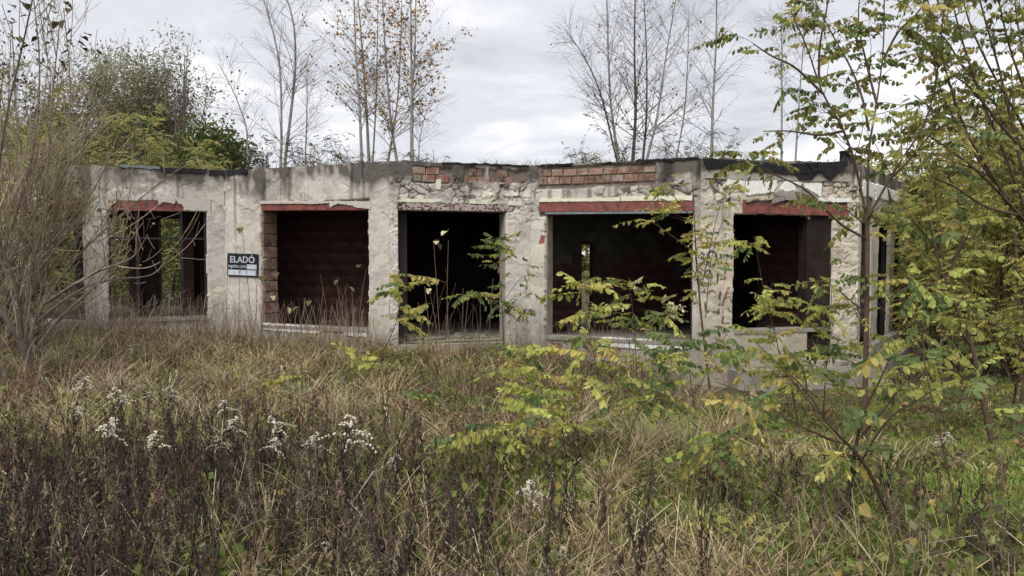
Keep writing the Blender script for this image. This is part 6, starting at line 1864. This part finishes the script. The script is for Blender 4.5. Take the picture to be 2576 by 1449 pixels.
# goldenrods gone to white seed
def seed_head(seed, nb=11, size=0.15):
    rr = np.random.default_rng(seed)
    mb = MB()
    for k in range(nb):
        t = k / (nb - 1)
        a = rr.uniform(0, 6.28)
        z0 = t * size * 1.0
        ln = size * (1.2 - 0.95 * t) * rr.uniform(0.7, 1.15)
        o = np.array([math.cos(a), math.sin(a), 0])
        for j in range(9):
            s = (j + 0.6) / 9
            c = np.array([0, 0, z0]) + o * ln * s + np.array([0, 0, 1]) * ln * (0.55 * s - 0.75 * s * s) + rr.normal(size=3) * 0.004
            rad = rr.uniform(0.0065, 0.0105)
            dirs = unit(rr.normal(size=(6, 3)))
            V = c + np.array([(1, 0, 0), (-1, 0, 0), (0, 1, 0), (0, -1, 0), (0, 0, 1), (0, 0, -1)]) * rad * rr.uniform(0.7, 1.3, (6, 1))
            T = [(0, 2, 4), (2, 1, 4), (1, 3, 4), (3, 0, 4), (2, 0, 5), (1, 2, 5), (3, 1, 5), (0, 3, 5)]
            mb.add(V, None, T)
    return mb.mesh('seed_head', MAT['fluff'], attr=False)


HEADS = [seed_head(10 + k, (12, 10, 9, 13)[k]) for k in range(4)]
gr = [(213, 955, 6.2, 0.9, 'leftmost of the upper row of white seed heads'), (298, 985, 5.6, 1.1, 'broad white seed head right of the leftmost upper one'), (187, 1020, 5.4, 0.8, 'small white seed head at the far left'), (268, 1065, 5.0, 1.2, 'tall pyramid seed head in the left group'),
      (395, 1095, 4.8, 1.0, 'white seed head above the blackened weeds, left of centre'), (372, 992, 5.8, 0.6, 'faint small seed head between two broad ones'), (425, 980, 5.8, 0.9, 'drooping seed head left of the yellow sprig'), (565, 1015, 5.6, 0.8, 'one-sided seed head below the wall pillar'),
      (590, 1058, 5.2, 1.0, 'plump white seed head left of a brown pair'), (552, 1105, 5.0, 0.7, 'little seed head below the plump one'), (698, 1055, 5.3, 1.1, 'upper head of the brownish pair'), (690, 1108, 5.1, 0.8, 'lower head of the brownish pair'),
      (792, 1098, 4.9, 1.0, 'seed head left of the largest one'), (878, 1062, 4.8, 1.5, 'largest fluffy seed head, left of the picture centre'), (995, 1150, 4.9, 0.7, 'small seed head alone in the middle grass'), (1335, 1225, 4.6, 1.2, 'leaning seed head below the big lime sapling'),
      (1432, 1245, 4.6, 0.7, 'small seed head right of the leaning one'), (803, 1375, 4.0, 1.0, 'white seed head at the bottom by the pale branch'), (1192, 1335, 4.2, 0.5, 'tiny seed head near the bottom centre'), (1405, 1385, 4.0, 0.8, 'white seed head on a black stem at the bottom'),
      (2375, 1095, 6.4, 1.0, 'greyish seed head in the right-hand lawn')]
for i, (u, v, Y, s, lab) in enumerate(gr):
    top = at(u, v, Y)
    b = np.array([top[0] + r.normal() * 0.03, top[1] + r.normal() * 0.03, 0]); b[2] = float(gz(b[0], b[1])) - 0.02
    root = thing('goldenrod_plant', b, 'goldenrod gone to seed, ' + lab, 'weed', 'goldenrods with white seed heads')
    hd = top - np.array([0, 0, 0.09 * s])
    ln = smooth_line([b, (b + hd) / 2 + r.normal(size=3) * 0.015, hd, hd + np.array([0, 0, 0.16 * s])], 8)
    mb = MB(); tubes(mb, ln[None], np.linspace(0.004, 0.0015, 8)[None], 4, (0.075, 0.052, 0.04)); mb.obj('stem', MAT['bark'], root, smooth=True)
    a = r.uniform(0, 6.28); tl_ = r.normal() * 0.2
    Rz = np.array([[math.cos(a), -math.sin(a), 0], [math.sin(a), math.cos(a), 0], [0, 0, 1]]); Ry = np.array([[math.cos(tl_), 0, math.sin(tl_)], [0, 1, 0], [-math.sin(tl_), 0, math.cos(tl_)]])
    inst('seed_head', HEADS[i % 4], root, hd, Ry @ Rz, s * 0.76)
    mb = MB(); mb2 = MB()
    nl = 26
    tt = r.uniform(0.3, 0.95, nl)
    bb = np.stack([np.interp(tt, np.linspace(0, 1, 8), ln[:, k]) for k in range(3)], -1)
    leaf_quads(mb, bb + r.normal(size=(nl, 3)) * 0.012 - np.array([0, 0, 0.02]), r.uniform(0.04, 0.08, nl), pick(r, nl, DEAD, [1, 1, 1, 1]), r, 0.22, -1.0)
    mb.obj('withered_leaves', MAT['dry'], root)

# a few single leaves and small finds
lone = [(2160, 1272, 3.9, 'leaf_yellow', 0.085, 'large yellow leaf caught on the foreground stem'), (640 * 0.6, 1245, 4.6, 'leaf_gold', 0.06, 'orange leaf among the black stalks at the left'), (525, 1405, 4.0, 'leaf_gold', 0.09, 'big orange-brown leaf near the bottom left'),
        (1730, 1330, 4.6, 'leaf_gold', 0.06, 'orange leaf lying in the dry grass at right of centre'), (232, 1395, 4.1, 'leaf_lime', 0.07, 'yellow-green leaf near the lower left corner'), (310, 1440, 3.9, 'leaf_gold', 0.12, 'long rusty leaf at the bottom left edge'), (860, 1385, 4.1, 'leaf_gold', 0.09, 'rusty leaf beside the pale dead branch')]
for (u, v, Y, m, s, lab) in lone:
    p = at(u, v, Y)
    o = inst('fallen_leaf', HEART[m], None, p, frame_from(np.array([0.6, -0.2, -0.5]), up=(0, -1, 0.6)), s)
    tag(o, lab, 'leaf', 'single bright leaves')


def rag(name, u, v, Y, w, hgt, mat, lab, cat, seed):
    rr = np.random.default_rng(seed)
    c = at(u, v, Y); c[2] = float(gz(c[0], c[1]))
    xs, ys = np.meshgrid(np.linspace(-1, 1, 14), np.linspace(-1, 1, 12))
    rr_ = np.hypot(xs, ys)
    z = np.clip(1.1 - rr_, 0, 1) * hgt * (0.5 + fbm(xs * 2 + seed, ys * 2, seed, 3)) + 0.02 * fbm(xs * 4, ys * 4, seed + 3, 3)
    X = c[0] + xs * w * (1 + 0.25 * (fbm(xs * 2, ys * 2, seed + 5, 2) - 0.5)); Yv = c[1] + ys * w * 0.6
    ix = np.arange(xs.size).reshape(xs.shape)
    q = np.stack([ix[:-1, :-1], ix[:-1, 1:], ix[1:, 1:], ix[1:, :-1]], -1).reshape(-1, 4)
    mb = MB(); mb.add(np.stack([X, Yv, c[2] + z + 0.01], -1), q)
    tag(mb.obj(name, MAT[mat], smooth=True, attr=False), lab, cat)


rag('plastic_bag', 522, 845, 13.6, 0.24, 0.13, 'cloth_yellow', 'crumpled yellow bag at the foot of the wall beside the glazed opening', 'bag', 3)
rag('plastic_bag', 330, 880, 11.8, 0.14, 0.14, 'rag_white', 'crumpled white bag in the brush under the left opening', 'bag', 5)
rag('rag', 1860, 1400, 4.6, 0.07, 0.06, 'rag_white', 'pale crumpled rag in the grass at the bottom right of centre', 'rag', 7)
# flat pale stone or board under the corner window: rubble on the plinth
rr = np.random.default_rng(91)
for i in range(16):
    s = rr.uniform(0.3, 2.6); c = PE.w(0.6 + s, -0.28, rr.uniform(0.10, 0.26))
    d = rr.uniform(0.05, 0.15)
    mb = MB()
    V = np.array([(x, y, z) for z in (-1, 1) for y in (-1, 1) for x in (-1, 1)], float) * np.array([d, d * 0.7, d * 0.35]) * rr.uniform(0.6, 1.2, (8, 1))
    V = V + c + np.array([0, 0, d * 0.30])
    mb.add(V, [(0, 2, 3, 1), (4, 5, 7, 6), (0, 1, 5, 4), (2, 6, 7, 3), (0, 4, 6, 2), (1, 3, 7, 5)])
    tag(mb.obj('rubble_piece', MAT['concrete_pale'], attr=False), 'broken lump of plaster lying on the concrete plinth', 'rubble', 'plaster lumps on the plinth')

for i in range(9):
    c = PC.w(rr.uniform(rC[0] + 0.3, rC[1] - 0.25), FLOOR_Z, -rr.uniform(0.35, 2.0))
    d = rr.uniform(0.07, 0.22)
    V = np.array([(x, y, z) for z in (-1, 1) for y in (-1, 1) for x in (-1, 1)], float) * np.array([d, d * 0.8, 0.02]) * rr.uniform(0.6, 1.2, (8, 1))
    mb = MB(); mb.add(V + c + np.array([0, 0, 0.028]), [(0, 2, 3, 1), (4, 5, 7, 6), (0, 1, 5, 4), (2, 6, 7, 3), (0, 4, 6, 2), (1, 3, 7, 5)])
    tag(mb.obj('rubble_chunk', MAT['concrete'], attr=False), 'flat broken slab lying on the doorway floor', 'rubble', 'broken slabs on the doorway floor')
# crumbs of render fallen along the wall foot
mb = MB()
for i in range(420):
    k_ = rr.integers(1, 6); s_ = rr.random()
    p_ = VTX[k_] * (1 - s_) + VTX[k_ + 1] * s_
    p_ = p_ + np.array([0, -1.0]) * rr.uniform(0.05, 0.55)
    if p_[0] > 3.3: continue
    d = 0.012 + 0.05 * rr.random() ** 2.5
    V = np.array([(x, y, z) for z in (-1, 1) for y in (-1, 1) for x in (-1, 1)], float) * np.array([d, d, d * 0.5]) * rr.uniform(0.5, 1.3, (8, 3))
    mb.add(V + np.array([p_[0], p_[1], float(gz(p_[0], p_[1])) + d * 0.4]), [(0, 2, 3, 1), (4, 5, 7, 6), (0, 1, 5, 4), (2, 6, 7, 3), (0, 4, 6, 2), (1, 3, 7, 5)])
tag(mb.obj('rubble', MAT['concrete_pale'], attr=False), 'crumbs of fallen plaster along the foot of the wall', 'rubble', kind='stuff')
